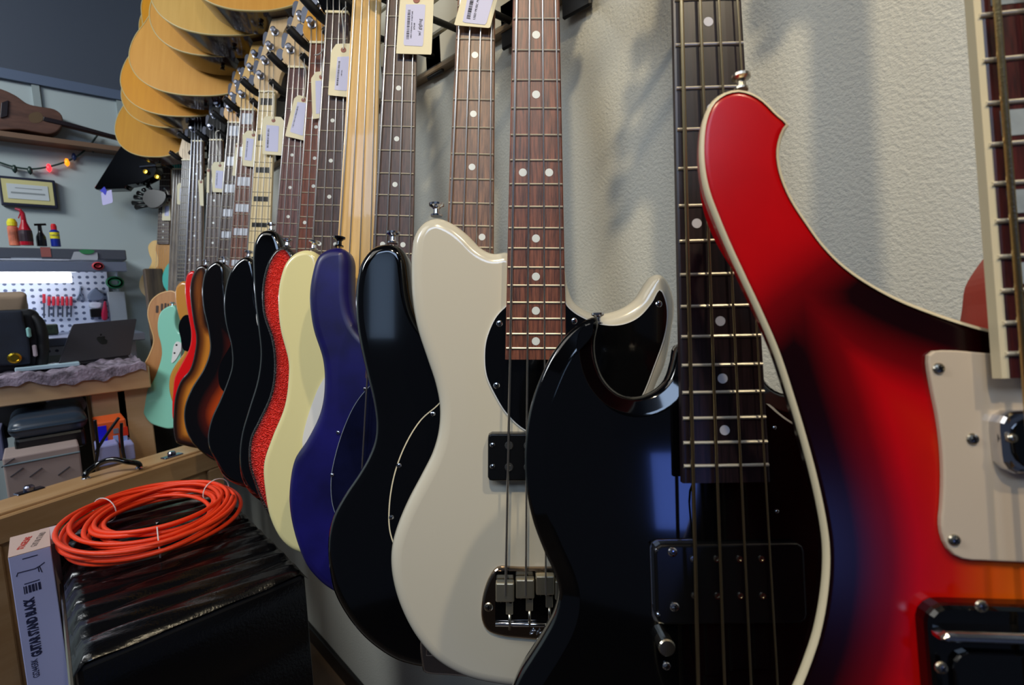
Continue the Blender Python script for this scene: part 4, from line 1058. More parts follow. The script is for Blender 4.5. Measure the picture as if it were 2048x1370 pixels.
# string of lights
def cord(name, pts, rad, m, label=None, cat=None, group=None, parent=None, seg=6, n=6):
    P = catmull(pts, False, n); L0 = P[0].copy()
    o = link_mesh(name, tube([p-L0 for p in P], rad, seg), m, None, smooth=True)
    o.location = L0
    if parent is not None: o.parent = parent; o.matrix_world = T(L0)
    if label: tag(o, label, cat, group)
    return o
YW = BACKY-0.02
sl = empty('string_lights', T(onY(0, 322, YW)), 'green cord of small coloured bulbs drooping along the back wall', 'string lights')
L0 = sl.location.copy()
P = [onY(u, v, YW)-L0 for u, v in ((-20,318),(0,325),(25,333),(60,338),(95,334),(130,324),(155,312),(172,298),(185,284),(195,270))]
GREENC = mat('green_cord', (34, 58, 52), .5)
link_mesh('cord', tube(catmull(P, False, 5), 0.0035, 6), GREENC, sl, smooth=True)
for u, v, c, e in ((29,338,(40,60,55),0),(60,341,(40,60,55),0),(98,336,(255,40,50),2.5),(134,325,(255,140,20),1.6),(148,314,(40,60,110),0),(186,298,(40,60,55),0)):
    q = onY(u, v, YW)-L0
    link_mesh('bulb', lathe([(0.004, 0.016), (0.0065, 0.010), (0.009, 0), (0.007, -0.010), (0, -0.018)], 10, M=T(q)), mat('bulb_%d' % u, c, 0.3, emit=(c, e) if e else None), sl, smooth=True)

# framed certificate
def boxpx(name, u0, v0, u1, v1, Y, dep, m, parent=None, bev=0.0, label=None, cat=None, group=None):
    a = onY(u0, v0, Y); b = onY(u1, v1, Y)
    x0, x1 = sorted((a.x, b.x)); z0, z1 = sorted((a.z, b.z))
    L0 = Vector(((x0+x1)/2, Y, z0))
    if parent is not None:
        PL = parent.matrix_world.translation
        o = link_mesh(name, box_bm(x0-PL.x, x1-PL.x, Y-PL.y, Y+dep-PL.y, z0-PL.z, z1-PL.z, bev, 2), m, parent)
    else:
        o = link_mesh(name, box_bm(x0-L0.x, x1-L0.x, 0, dep, 0, z1-z0, bev, 2), m); o.location = L0
    if label: tag(o, label, cat, group)
    return o
fr_ = empty('framed_certificate', T(onY(58, 417, BACKY-0.03)), 'dark framed certificate with a gold border on the back wall', 'picture frame')
boxpx('frame', -6, 350, 117, 417, BACKY-0.03, 0.028, mat('frame_dark', (34, 36, 54), .35), fr_, .004)
boxpx('mat_board', 1, 356, 110, 411, BACKY-0.032, 0.004, mat('cert_gold', (208, 200, 140), .5), fr_)
boxpx('certificate', 12, 366, 99, 402, BACKY-0.034, 0.003, mat('cert_paper', (205, 212, 214), .4), fr_)
boxpx('certificate_text', 30, 376, 84, 379, BACKY-0.0348, 0.001, mat('cert_ink', (140, 148, 150), .6), fr_)
boxpx('certificate_text', 22, 386, 90, 388, BACKY-0.0348, 0.001, mat('cert_ink', (140, 148, 150), .6), fr_)

# steel bench with pegboard
YB0 = BACKY-0.32
M_STEEL = mat('steel_blue', (140, 150, 172), 0.35, 0.6)
M_STEELD = mat('steel_dark', (98, 102, 112), 0.4, 0.5)
bn = empty('tool_bench', T(Vector((onY(100, 640, YB0).x, BACKY-0.2, 0))), 'steel tool bench with white pegboard and overhead shelf on the back wall', 'workbench')
boxpx('top_shelf', -200, 490, 254, 520, YB0, 0.31, M_STEELD, bn, .004)
boxpx('light_fascia', -200, 520, 255, 543, YB0-0.02, 0.03, M_STEEL, bn, .003)
YP = BACKY-0.02
pm = mat('pegboard', (222, 228, 245), 0.5)
pbq = boxpx('pegboard', -220, 540, 232, 700, YP, 0.015, pm, bn)
nt = pm.node_tree; tcn = nt.nodes.new('ShaderNodeTexCoord'); mpn = nt.nodes.new('ShaderNodeMapping'); mpn.inputs['Scale'].default_value = (38, 38, 38)
fx = nt.nodes.new('ShaderNodeVectorMath'); fx.operation = 'FRACTION'; sb_ = nt.nodes.new('ShaderNodeVectorMath'); sb_.operation = 'SUBTRACT'; sb_.inputs[1].default_value = (.5, .5, .5)
sx_ = nt.nodes.new('ShaderNodeSeparateXYZ'); cb_ = nt.nodes.new('ShaderNodeCombineXYZ'); ln_ = nt.nodes.new('ShaderNodeVectorMath'); ln_.operation = 'LENGTH'
lt_ = nt.nodes.new('ShaderNodeMath'); lt_.operation = 'LESS_THAN'; lt_.inputs[1].default_value = 0.24
mx_ = nt.nodes.new('ShaderNodeMix'); mx_.data_type = 'RGBA'; mx_.inputs[6].default_value = srgb((222, 228, 245)); mx_.inputs[7].default_value = srgb((90, 100, 130))
lk = nt.links; lk.new(tcn.outputs['Object'], mpn.inputs[0]); lk.new(mpn.outputs[0], fx.inputs[0]); lk.new(fx.outputs[0], sb_.inputs[0]); lk.new(sb_.outputs[0], sx_.inputs[0])
lk.new(sx_.outputs['X'], cb_.inputs['X']); lk.new(sx_.outputs['Z'], cb_.inputs['Y']); lk.new(cb_.outputs[0], ln_.inputs[0]); lk.new(ln_.outputs['Value'], lt_.inputs[0]); lk.new(lt_.outputs[0], mx_.inputs[0]); lk.new(mx_.outputs[2], nt.nodes['Principled BSDF'].inputs['Base Color'])
boxpx('side_panel', 232, 540, 257, 735, YP, 0.015, M_STEEL, bn, .002)
a = onY(-200, 700, YB0); b = onY(252, 640, YP)
zt = onY(60, 668, YP).z
link_mesh('bench_top', box_bm(a.x-bn.location.x, b.x-bn.location.x, -0.35, 0.2, zt-0.03, zt, .003, 1), M_STEEL, bn)
for sx2 in (a.x+0.05, b.x-0.05):
    for sy in (-0.30, 0.15): link_mesh('leg', box_bm(sx2-bn.location.x-.02, sx2-bn.location.x+.02, sy-.02, sy+.02, 0, zt-0.03), M_STEEL, bn)
# fluorescent lamp under the shelf
q0 = onY(-160, 556, BACKY-0.18); q1 = onY(143, 556, BACKY-0.18)
ft = empty('fluorescent_lamp', T((q0+q1)/2), 'glowing white fluorescent tube under the steel shelf', 'lamp')
link_mesh('tube', tube([q0-ft.location, q1-ft.location], 0.019, 14), mat('tube_glow', (255, 255, 255), .4, emit=((235, 242, 255), 9.0)), ft, smooth=True)
link_mesh('housing', box_bm(q0.x-ft.location.x, q1.x-ft.location.x+.02, -0.03, 0.03, 0.022, 0.05, .003, 1), M_WHITEP, ft)
# screwdrivers on the pegboard
rd = mat('tool_red', (205, 40, 60), .4); dk = mat('tool_grey', (58, 66, 82), .4)
YT = YP-0.018
for i, u in enumerate((88, 98, 107, 116, 125, 134, 142)):
    top = 588 if i == 0 else 593; bt = 632 if i else 634; hb = 606 if i == 0 else 611
    o = onY(u, top, YT); m_ = onY(u, hb, YT); e = onY(u, 634 if i else 636, YT)
    s = empty('screwdriver', T(o), 'red-handled screwdriver on the pegboard, %s' % ('leftmost and tallest of the seven' if i == 0 else ['', 'second', 'third', 'fourth', 'fifth', 'sixth', 'rightmost'][i] + ' of the seven from the left' if i < 6 else 'rightmost of the seven'), 'screwdriver', 'screwdrivers on the pegboard')
    link_mesh('handle', tube([Vector((0, 0, 0)), (m_-o)], 0.0050, 10), rd, s, smooth=False)
    link_mesh('shaft', tube([(m_-o), (e-o)], 0.0028, 8), dk, s)
def torus_pts(c, ru, rv, n=24, ax='y'):
    return [Vector((c.x+ru*math.cos(2*math.pi*i/n), c.y, c.z+rv*math.sin(2*math.pi*i/n))) for i in range(n)]
def coil(u, v, ru, rv, Y, m, label, cat, rad=0.007, turns=3):
    c = onY(u, v, Y); bm = bmesh.new()
    s = (onY(u+1, v, Y)-c).length
    for k in range(turns):
        f = 1-0.09*k
        tube([p-c for p in torus_pts(c, ru*s*f, rv*s*f)], rad, 6, bm, closed=True)
        bm.verts.ensure_lookup_table()
    o = link_mesh('cable_coil', bm, m, smooth=True); o.location = c
    return tag(o, label, cat)
coil(230, 565, 15, 12, YT, mat('green_cable', (40, 130, 84), .5), 'green coil of cable hanging on the pegboard', 'cable')
coil(196, 532, 8, 6, YB0-0.03, mat('red_cable', (200, 60, 70), .5), 'small red coil of wire stuck on the steel fascia', 'cable', turns=2)
# grey mask, box, bottle, white board box
mk = slab_world('respirator_mask', [(175,594),(184,580),(192,576),(200,582),(210,594),(203,600),(190,602),(180,600)], YT-0.02, 0.03, mat('mask_grey', (116, 128, 150), .6), None, .006); tag(mk, 'grey respirator mask hanging on the pegboard', 'mask')
tag(slab_world('work_light', [(178,612),(180,606),(190,604),(203,606),(204,612),(198,617),(184,617)], YT-0.02, 0.03, mat('lamp_white', (225, 230, 240), .3), None, .006), 'small white oval light below the grey mask', 'light')
tag(boxpx('battery_charger', 180, 618, 204, 634, YT-0.03, 0.04, M_BLACKP, None, .003), 'small black box below the white oval light', 'box')
tag(slab_world('spray_tin', [(206,640),(204,624),(207,612),(209,602),(212,602),(214,612),(216,626),(214,640)], YT-0.05, 0.03, mat('pink_red', (200, 30, 72), .35), None, .006), 'pinkish red bottle standing at the right of the pegboard', 'bottle')
tag(boxpx('white_box', 215, 584, 256, 642, YP-0.06, 0.05, mat('off_white_card', (192, 198, 200), .6), None, .002), 'blank off-white box at the right end of the pegboard', 'box')
tag(slab_world('pliers', [(160,571),(162,571),(163,584),(169,600),(166,601),(161,588),(156,601),(152,600),(158,584)], YT, 0.012, mat('plier_grey', (120, 130, 150), .4, .5), None, .002), 'grey pliers hanging open on the pegboard', 'pliers')
# things on the top shelf
YS = YB0+0.06; zsh = onY(100, 490, YB0).z
def bottle_at(u, vb, vt, wpx, Y, prof, m, name, label, cat, capm=None, cap=None, M2=None):
    b = onY(u, vb, Y); t = onY(u, vt, Y); s = (onY(u+1, vb, Y)-b).length
    h = t.z-b.z; r = wpx*s/2; zb = zsh
    o = empty(name, T((b.x, Y, zb)), label, cat)
    h = t.z - zb
    link_mesh('body', lathe([(a*r, c*h) for a, c in prof], 18), m, o, smooth=False)
    return o, r, h
can = [(.0, 0), (1, 0.0), (1, .66), (.85, .70), (.6, .72), (.6, .78), (0, .78)]
jug = [(.0, 0), (1, 0), (1.02, .25), (.95, .42), (.5, .60), (.38, .70), (0, .70)]
o, r, h = bottle_at(30, 490, 437, 23, YS, can, mat('can_white_red', (214, 120, 90), .4, noise=(30, .5)), 'spray_can', 'white and red can with a yellow cap on the steel shelf', 'spray can')
link_mesh('cap', lathe([(r*.95, h*.72), (r*.95, h*.86), (r*.6, h*.98), (0, h)], 16), mat('cap_yellow', (232, 222, 40), .35), o)
o, r, h = bottle_at(54, 490, 417, 28, YS-0.02, jug, mat('spray_red', (176, 16, 40), .25, coat=.3), 'spray_bottle', 'tall red spray bottle on the steel shelf', 'spray bottle')
link_mesh('trigger_head', tube([(0, 0, h*.68), (0, 0, h*.86), (-r*.35, 0, h*.95), (-r*1.0, 0, h*.98)], [r*.42, r*.35, r*.3, r*.2], 10), mat('spray_red', (176,16,40)), o)
link_mesh('trigger', tube([(-r*.3, 0, h*.88), (-r*.7, 0, h*.72)], r*.1, 6), mat('spray_red', (176,16,40)), o)
link_mesh('label_band', lathe([(r*1.04, h*.1), (r*1.05, h*.3), (r*1.0, h*.4)], 18), mat('label_dark', (52, 34, 44), .4, noise=(40, .4)), o)
o, r, h = bottle_at(84, 490, 447, 21, YS, jug, mat('spray_black', (16, 20, 24), .25), 'spray_bottle', 'black spray bottle between the red one and the blue can', 'spray bottle')
link_mesh('trigger_head', tube([(0, 0, h*.66), (0, 0, h*.88), (0, 0, h*.95)], [r*.45, r*.4, r*.5], 10), M_BLACKP, o)
link_mesh('nozzle', tube([(-r*1.0, 0, h*.93), (r*1.3, 0, h*.97)], r*.28, 8), M_BLACKP, o)
o, r, h = bottle_at(112, 490, 448, 20, YS, can, mat('can_blue', (20, 44, 150), .3), 'spray_can', 'blue and yellow can with a red cap on the steel shelf', 'spray can')
link_mesh('cap', lathe([(r*.62, h*.74), (r*.62, h*.92), (r*.4, h), (0, h)], 14), mat('cap_red', (215, 30, 40), .35), o)
link_mesh('label_band', lathe([(r*1.01, h*.34), (r*1.01, h*.62)], 18), mat('label_yellow', (240, 225, 40), .4), o)
text_mesh('label_text', 'WD-40', r*.62, mat('ink_blue', (20, 30, 110), .5), T((0, -r*1.03, h*.48)) @ Rot(math.pi/2, 'X'), o)
# stickers and papers on the fascia
boxpx('sticker', 80, 494, 103, 514, YB0-0.002, 0.003, mat('sticker_red', (160, 90, 84), .5), bn)
boxpx('sticker', 22, 515, 84, 518, YB0-0.002, 0.003, mat('sticker_pale', (150, 160, 175), .5), bn)
tag(slab_world('note_paper', [(142,519),(148,503),(195,505),(196,520)], YB0-0.006, 0.002, mat('note_white', (178, 182, 190), .6), None, 0, spline=False), 'white note with a green clip on the steel shelf edge', 'note')
tag(slab_world('green_clip', [(158,501),(163,499),(185,500),(190,502),(184,507),(164,507)], YB0-0.010, 0.003, mat('clip_green', (50, 130, 80), .5), None, 0), 'green clip on top of the white note', 'clip')

# ---------------------------------------------------------------- wooden work table with beam
YF = 2.05   # front face of the table
M_PINE = mat('pine', (214, 178, 138), 0.5, wood=(14, (196, 156, 112), 7), grain_axis=0)
a = onY(-60, 772, YF); b = onY(296, 726, YF)
ztop = onY(150, 747, YF).z; zb2 = onY(150, 795, YF).z
tx0 = a.x; tx1 = onY(300, 750, YF).x
wt = empty('work_table', T(((tx0+tx1)/2, YF+0.3, 0)), 'pine work table with a thick front beam below the laptop', 'table')
cx_, cy_ = wt.location.x, wt.location.y
link_mesh('front_beam', box_bm(tx0-cx_, tx1-cx_, YF-cy_, YF-cy_+0.038, zb2, ztop, .003, 1), M_PINE, wt)
link_mesh('tabletop', box_bm(tx0-cx_, tx1-cx_, YF-cy_+0.038, YF-cy_+0.34, ztop-0.02, ztop, .002, 1), M_PINE, wt)
for sx2 in (tx0+0.3, tx1-0.045):
    for sy in (0.05, 0.28): link_mesh('leg', box_bm(sx2-cx_-.045, sx2-cx_+.045, YF-cy_+sy, YF-cy_+sy+.045, 0, ztop-0.02, .003, 1), M_PINE, wt)
# blanket
def blanket():
    bm = bmesh.new(); nx, ny = 90, 30
    x0, x1 = tx0, tx1-0.01; prof = []
    V = []
    for j in range(ny+1):
        row = []
        s = j/ny
        for i in range(nx+1):
            x = x0+(x1-x0)*i/nx
            if s < 0.25: y = YF-0.012; z = ztop+0.012 - (0.25-s)/0.25*(0.034+0.008*math.sin(x*19))
            else: y = YF-0.012+(s-0.25)/0.75*0.34; z = ztop+0.012
            z += 0.004*math.sin(x*51+y*17)+0.0035*math.sin(x*97-y*63+1)+0.002*math.sin(x*160+y*50)+0.006*max(0, math.sin(y*26+x*3+0.6*math.sin(x*9)))*(1 if s > .25 else .3)
            row.append(bm.verts.new((x-cx_, y-cy_, z-ztop)))
        V.append(row)
    for j in range(ny):
        for i in range(nx): bm.faces.new((V[j][i], V[j][i+1], V[j+1][i+1], V[j+1][i]))
    bmesh.ops.recalc_face_normals(bm, faces=bm.faces)
    return bm
o = link_mesh('blanket', blanket(), mat('blanket_cloth', (138, 126, 140), .9, noise=(40, .6), bump=(140, .6, .004)), None, smooth=True)
o.location = (cx_, cy_, ztop); tag(o, 'grey and brown moving blanket spread over the pine table', 'blanket')
# laptop (lid seen from behind)
ZTB = ztop+0.016
lc = onY(118, 728, YF+0.10); lc.z = ZTB
rt_ = onY(262, 712, YF+0.17)
A = wp(118, 727, 1); 
def ray_at(u, v, Y): return onY(u, v, Y)
c00 = onY(117, 728, YF+0.09); c10 = onY(261, 710, YF+0.20); c01 = onY(146, 648, YF+0.19); c11 = onY(274, 637, YF+0.30)
xv = (c10-c00).normalized(); yv = (c01-c00); yv = (yv-xv*yv.dot(xv)).normalized()
Ml = frame_from(c00, xv, yv)
lt = empty('laptop', Ml, 'open space-grey laptop seen from behind on the blanket', 'laptop')
Mi = Ml.inverted(); q = [Mi @ p for p in (c00, c10, c11, c01)]
P = [Vector((p.x, p.y)) for p in q]
M_LAP = mat('space_grey', (66, 64, 72), .45, .2)
link_mesh('lid', slab(P, 0.0, 0.006, 0.002, step=0.01, grid=0, seg=2), M_LAP, lt)
cxl = sum(p.x for p in P)/4; cyl = sum(p.y for p in P)/4
ap = [(0, -10), (5, -9.5), (8, -5), (9.5, -1), (7, 1.5), (6.8, 5), (9, 7.2), (6, 9), (2.5, 8), (0, 8.3), (-3, 8.8), (-7, 8), (-9.5, 4), (-9.5, -1), (-7, -7), (-4, -10)]
e = slab(catmull([Vector((cxl+a*.0016, cyl-.002+b*.0016)) for a, b in ap], True, 4), 0.0006, 0.0006, 0, step=.002, grid=0)
merge(e, slab(catmull([Vector((cxl+a*.0016, cyl+b*.0016)) for a, b in ((0.3, 9.3), (1, 12), (4, 14.5), (4.2, 12), (2.5, 9.8))], True, 4), 0.0006, 0.0006, 0, step=.001, grid=0))
link_mesh('logo', e, mat('logo_black', (8, 8, 12), .15), lt)
bmk = box_bm(0, (c10-c00).length, -0.012, 0.0, -0.24, -0.006, .003, 1)
bs = link_mesh('base', bmk, M_LAP, lt)
bs.matrix_local = Rot(math.radians(22), 'X')
# messenger bag and paper sack
def soft_box(name, x0, x1, y0, y1, z0, z1, m, bev, parent=None, loc=None, jitter=0.006, label=None, cat=None, group=None, sub=6):
    bm = box_bm(x0, x1, y0, y1, z0, z1, bev, 4)
    bmesh.ops.subdivide_edges(bm, edges=[e for e in bm.edges if e.calc_length() > 0.05], cuts=sub, use_grid_fill=True)
    rnd = random.Random(len(name)*7+int(x0*100))
    for v in bm.verts:
        v.co += Vector((math.sin(v.co.z*37+v.co.y*21), math.sin(v.co.x*33+v.co.z*27), math.sin(v.co.x*29+v.co.y*31)))*jitter
    bmesh.ops.recalc_face_normals(bm, faces=bm.faces)
    o = link_mesh(name, bm, m, parent, smooth=True)
    if loc is not None: o.location = loc
    if label: tag(o, label, cat, group)
    return o
yb = YF+0.10
a = onY(-30, 737, yb); b = onY(76, 620, yb)
bgm = mat('black_canvas', (24, 32, 48), .7, noise=(12, .35), bump=(600, .3, .002))
bg_ = empty('messenger_bag', T(((a.x+b.x)/2, yb+0.06, ZTB)), 'black messenger bag with a round brass clasp on the pine table', 'bag')
hw_ = (b.x-a.x)/2; hh = b.z-ZTB
soft_box('body', -hw_, hw_*.98, -0.06, 0.08, 0, hh, M_FOAM if False else mat('black_canvas_dark', (14, 16, 22), .7), .02, bg_, jitter=.004)
soft_box('flap', -hw_, hw_*0.52, -0.078, -0.062, hh*.12, hh*1.02, bgm, .006, bg_, jitter=.003)
p = onY(29, 716, yb-0.02); s = lathe([(0, 0), (0.016, 0), (0.016, 0.004), (0.011, 0.006), (0.0095, 0.004), (0, 0.004)], 20, M=T(Vector((p.x-bg_.location.x, -0.080, p.z-ZTB))) @ Rot(math.pi/2, 'X'))
link_mesh('clasp', s, mat('brass', (200, 165, 50), .25, 1.0), bg_, smooth=False)
link_mesh('strap', tube(catmull([Vector((hw_*.6, -.03, hh*.95)), Vector((hw_*.95, -.05, hh*.8)), Vector((hw_*1.0, -.055, hh*.4)), Vector((hw_*.85, -.05, hh*.05))], False, 6), .016, 6), M_FOAM, bg_, smooth=True)
link_mesh('side_tag', box_bm(hw_*.62, hw_*.78, -.075, -.07, hh*.22, hh*.42, .003, 1), mat('tag_pink', (185, 170, 175), .5), bg_)
link_mesh('buckle', box_bm(hw_*.50, hw_*.66, -.085, -.075, hh*.55, hh*.72, .004, 1), mat('buckle_teal', (140, 190, 185), .3), bg_)
ys = YF+0.24
a = onY(-40, 640, ys); b = onY(46, 587, ys)
soft_box('paper_sack', -(b.x-a.x)/2, (b.x-a.x)/2, -.05, .06, 0, b.z-ZTB, mat('kraft_paper', (152, 130, 108), .8, noise=(9, .15)), .012, None, loc=((a.x+b.x)/2, ys+.05, ZTB), label='crumpled brown paper sack behind the messenger bag', cat='paper bag', jitter=.008)
tag(boxpx('hardware_box', 84, 650, 118, 668, BACKY-0.28, 0.10, mat('green_black', (30, 44, 30), .5, noise=(60, .8)), None, .004), 'low dark green box between the bag and the laptop', 'box')
sgr = onY(95, 722, YF+0.12)
tag(link_mesh('paper_stack', box_bm(-.075, .075, -.03, .03, 0, .012, .002, 1), mat('pale_blue_paper', (170, 195, 205), .5)), 'pale folded papers between the bag and the laptop', 'papers').location = (sgr.x, YF+0.10, ZTB)

# ---------------------------------------------------------------- under the table
zt2 = 0.0
def on_floor_px(u, v): return onH(u, v, 0)
YU = YF+0.02
# stool with padded black seat and chromed frame
a = onY(14, 862, YU-0.12); b = onY(176, 838, YU-0.12)
st = empty('padded_stool', T(((a.x+b.x)/2, YU, 0)), 'black padded stool pushed under the pine table', 'stool')
hz = onY(95, 872, YU-0.12).z; ht = onY(95, 832, YU-0.12).z
bm = box_bm(a.x-st.location.x, b.x-st.location.x, -0.13, 0.20, hz, ht, .03, 5)
link_mesh('seat', bm, mat('slate_vinyl', (44, 56, 70), .3), st, smooth=True)
link_mesh('seat_base', box_bm(a.x-st.location.x+.01, b.x-st.location.x-.01, -0.12, 0.19, hz-.05, hz+.005, .01, 2), M_BLACKP, st)
for sx2 in (a.x+.05, b.x-.05):
    for sy in (-.10, .16): link_mesh('leg', tube([(sx2-st.location.x, sy, hz-.04), (sx2-st.location.x, sy, 0)], .013, 8), M_BLACKP, st)
# boxes below, staged at their distances
def crate(name, u0, v0, u1, v1, Y, dep, m, label, cat, bev=.004, group=None, z_floor=False):
    o = boxpx(name, u0, v0, u1, v1, Y, dep, m, None, bev, label, cat, group); return o
crate('metal_case', 38, 886, 160, 925, 2.08, .25, mat('brushed_blue_metal', (110, 120, 165), .35, .7, bump=(300, .3, .001)), 'flat brushed metal case under the padded stool', 'case')
cb1 = crate('cardboard_box', 4, 918, 168, 965, 1.86, .14, mat('cardboard', (158, 140, 134), .75, noise=(7, .08)), 'long cardboard box with hand-drawn dashes behind the wooden case', 'cardboard box')
for k, (u, v) in enumerate(((16,926),(34,945),(72,945),(128,942))):
    c = onY(u, v, 1.858)-cb1.location
    d = box_bm(-.016, .016, -.001, .001, -.0015, .0015); d.transform(T(c) @ Rot(-0.6, 'Y')); link_mesh('marker_dash', d, mat('ink_grey', (70, 66, 72), .6), cb1)
cw = cb1.dimensions.x/2; chh = onY(90, 918, 1.86).z-cb1.location.z
link_mesh('flap', box_bm(-cw, cw, -0.004, 0.10, chh, chh+0.004, .001, 1), mat('flap_grey', (104, 122, 130), .6), cb1)
o = crate('product_box', 190, 847, 258, 893, 1.93, .12, mat('box_orange', (226, 92, 36), .45), 'orange and blue printed box under the pine table', 'box')
PL = o.location
def onbox(u0, v0, u1, v1, m, nm): 
    a = onY(u0, v0, 1.928); b = onY(u1, v1, 1.928)
    link_mesh(nm, box_bm(min(a.x, b.x)-PL.x, max(a.x, b.x)-PL.x, -.002, .002, min(a.z, b.z)-PL.z, max(a.z, b.z)-PL.z), m, o)
onbox(194, 854, 217, 890, mat('print_blue', (24, 20, 225), .4), 'printed_panel'); onbox(226, 872, 238, 887, mat('print_pale', (150, 175, 225), .4), 'printed_panel'); onbox(226, 858, 238, 866, mat('print_grey', (120, 120, 130), .4), 'printed_panel'); onbox(245, 872, 256, 885, mat('print_pale', (150,175,225)), 'printed_panel'); onbox(244, 855, 257, 870, mat('print_red', (220, 50, 20), .4), 'printed_panel')
crate('white_carton', 193, 895, 242, 926, 1.86, .10, mat('carton_lilac', (150, 155, 205), .5), 'pale lilac carton below the orange and blue box', 'box')
crate('white_carton', 247, 890, 272, 918, 1.87, .10, mat('carton_lilac', (150,155,205)), 'narrow pale lilac carton to the right of the larger one', 'box')
crate('plastic_bin', 226, 775, 262, 850, 2.28, .2, mat('bin_blue', (50, 80, 170), .4), 'blue plastic bin standing behind the printed box', 'bin')
tag(slab_world('folded_cloth', [(90,826),(96,808),(112,800),(140,801),(172,804),(168,822),(150,826),(120,822)], 2.25, .12, mat('lilac_cloth', (150, 138, 160), .9, noise=(14, .3)), None, .01), 'crumpled greyish cloth lying on the stool', 'cloth')
tag(soft_box('tool_bag', -.09, .09, -.06, .06, 0, .14, M_FOAM, .03, None, loc=(onY(16, 850, 2.25).x, 2.25, onY(16, 868, 2.25).z), jitter=.008), 'black soft bag at the left under the pine table', 'bag')
crate('storage_tub', -60, 866, 12, 920, 2.10, .2, mat('tub_grey', (120, 120, 150), .5), 'grey tub at the left edge under the table', 'tub')
crate('storage_crate', 20, 800, 230, 960, 2.62, .2, M_BLACKP, 'black crate in the shade at the back under the bench', 'crate')
tag(soft_box('backpack', -.08, .08, -.06, .06, 0, .22, mat('gap_black', (14, 14, 18), .5), .04, None, loc=(onY(305, 870, 2.35).x, 2.35, onY(300, 915, 2.35).z), jitter=.008), 'black soft block put in for the dark gap below the mint green bass', 'backpack')  # black block standing in for a dark, cluttered gap
for k, (pp, lb) in enumerate(((((190,840),(193,870),(196,900),(192,925)), 'thin black cable hanging down left of the printed box'), (((243,846),(243,870),(246,900),(250,920)), 'thin black cable hanging in front of the printed box'), (((238,835),(220,860),(200,890),(192,905)), 'thin black cable crossing the printed box diagonally'))):
    cord('cable', [onY(u, v, 1.85) for u, v in pp], .004, M_BLACKP, lb, 'cable', 'cables under the table')

# ---------------------------------------------------------------- pine case with handle (leaning box)
M_PCASE = mat('pine_case', (190, 152, 108), 0.4, wood=(20, (170, 130, 84), 8), grain_axis=0, coat=.15)
TL = wp(0, 988, 1.22); TR = wp(362, 901, 1.62)
d0 = (TR-TL); d0.z = 0; xv = d0.normalized(); zup = Vector((0, 0, 1)); yv = zup.cross(xv)
hc = (TL.z+TR.z)/2
CO = Vector((TL.x, TL.y, 0)) - xv*0.10
Mc = frame_from(CO, xv, yv)
cs = empty('wooden_case', Mc, 'pine wooden case with a black carry handle and two latches on top', 'case')
Mi = Mc.inverted()
def on_top(u, v): return Mi @ onH(u, v, hc)
wdt = 0.105; Lc = (Mi @ TR).x + 0.055
print('case', hc, Lc, Mi @ TL, Mi @ TR, on_top(60, 1035), on_top(425, 935))
y0c = -wdt
link_mesh('body', box_bm(0, Lc, y0c, 0.0, 0, hc, .004, 2), M_PCASE, cs)
fm = bmesh.new()
for (x0, x1, z0, z1) in ((0.0, Lc, hc-.07, hc-.006), (0.0, .05, 0, hc-.07), (Lc-.05, Lc, 0, hc-.07)): box_bm(x0, x1, y0c-.014, y0c, z0, z1, .004, 1, fm)
link_mesh('front_frame', fm, M_PCASE, cs)
a = on_top(172, 958); b = on_top(279, 937)
hd = catmull([Vector((a.x, a.y, hc)), Vector((a.x, a.y, hc+.012)), Vector((a.x+.03, a.y, hc+.030)), Vector(((a.x+b.x)/2, (a.y+b.y)/2, hc+.040)), Vector((b.x-.03, b.y, hc+.030)), Vector((b.x, b.y, hc+.012)), Vector((b.x, b.y, hc))], False, 6)
hh_ = link_mesh('handle', tube(hd, .0075, 10), M_BLACK, cs, smooth=True)
for e in (a, b): link_mesh('handle_screw', lathe([(0.010, 0), (0.010, 0.003), (0.005, 0.008), (0, 0.008)], 14, M=T((e.x, e.y, hc))), M_CHROME, hh_)
for (u, v) in ((59, 983), (344, 913)):
    p = on_top(u, v); bm = box_bm(p.x-.028, p.x+.028, p.y-.012, p.y+.012, hc, hc+.004, .002, 1)
    merge(bm, lathe([(.011, 0), (.011, .008), (.008, .012), (0, .012)], 16, M=T((p.x, p.y, hc+.004))))
    link_mesh('latch', bm, mat('dark_chrome', (120, 125, 150), .2, 1.0), cs)

# ---------------------------------------------------------------- amp with tuck-and-roll vinyl
hz_top = onY(101, 1092, 1.15).z - 0.045
print('amp top', hz_top)
cFR = onH(603, 1136, hz_top); cBR = onH(448, 962, hz_top); cBL = onH(112, 1036, hz_top)
ax0 = -0.012; ax1 = (cFR.x+cBR.x)/2; ay0 = cFR.y; ay1 = (cBR.y+cBL.y)/2-0.02
print('amp', ax0, ax1, ay0, ay1, cFR, cBR, cBL)
VIN = mat('black_vinyl', (7, 7, 9), 0.2, 0, 0.0, bump=(260, 0.25, 0.0015))
amp = empty('amplifier', T(((ax0+ax1)/2, (ay0+ay1)/2, 0)), 'black tuck-and-roll vinyl amplifier with the orange cable lying on it', 'amplifier')
AW = (ax1-ax0)/2; AD = (ay1-ay0)/2
bm = bmesh.new(); nx = 24; ny = 132; rolls = 10
def rollz(t): 
    f = (t*rolls) % 1.0
    return 0.011*math.sqrt(max(0, 1-(2*f-1)**2))
V = []
prof = []
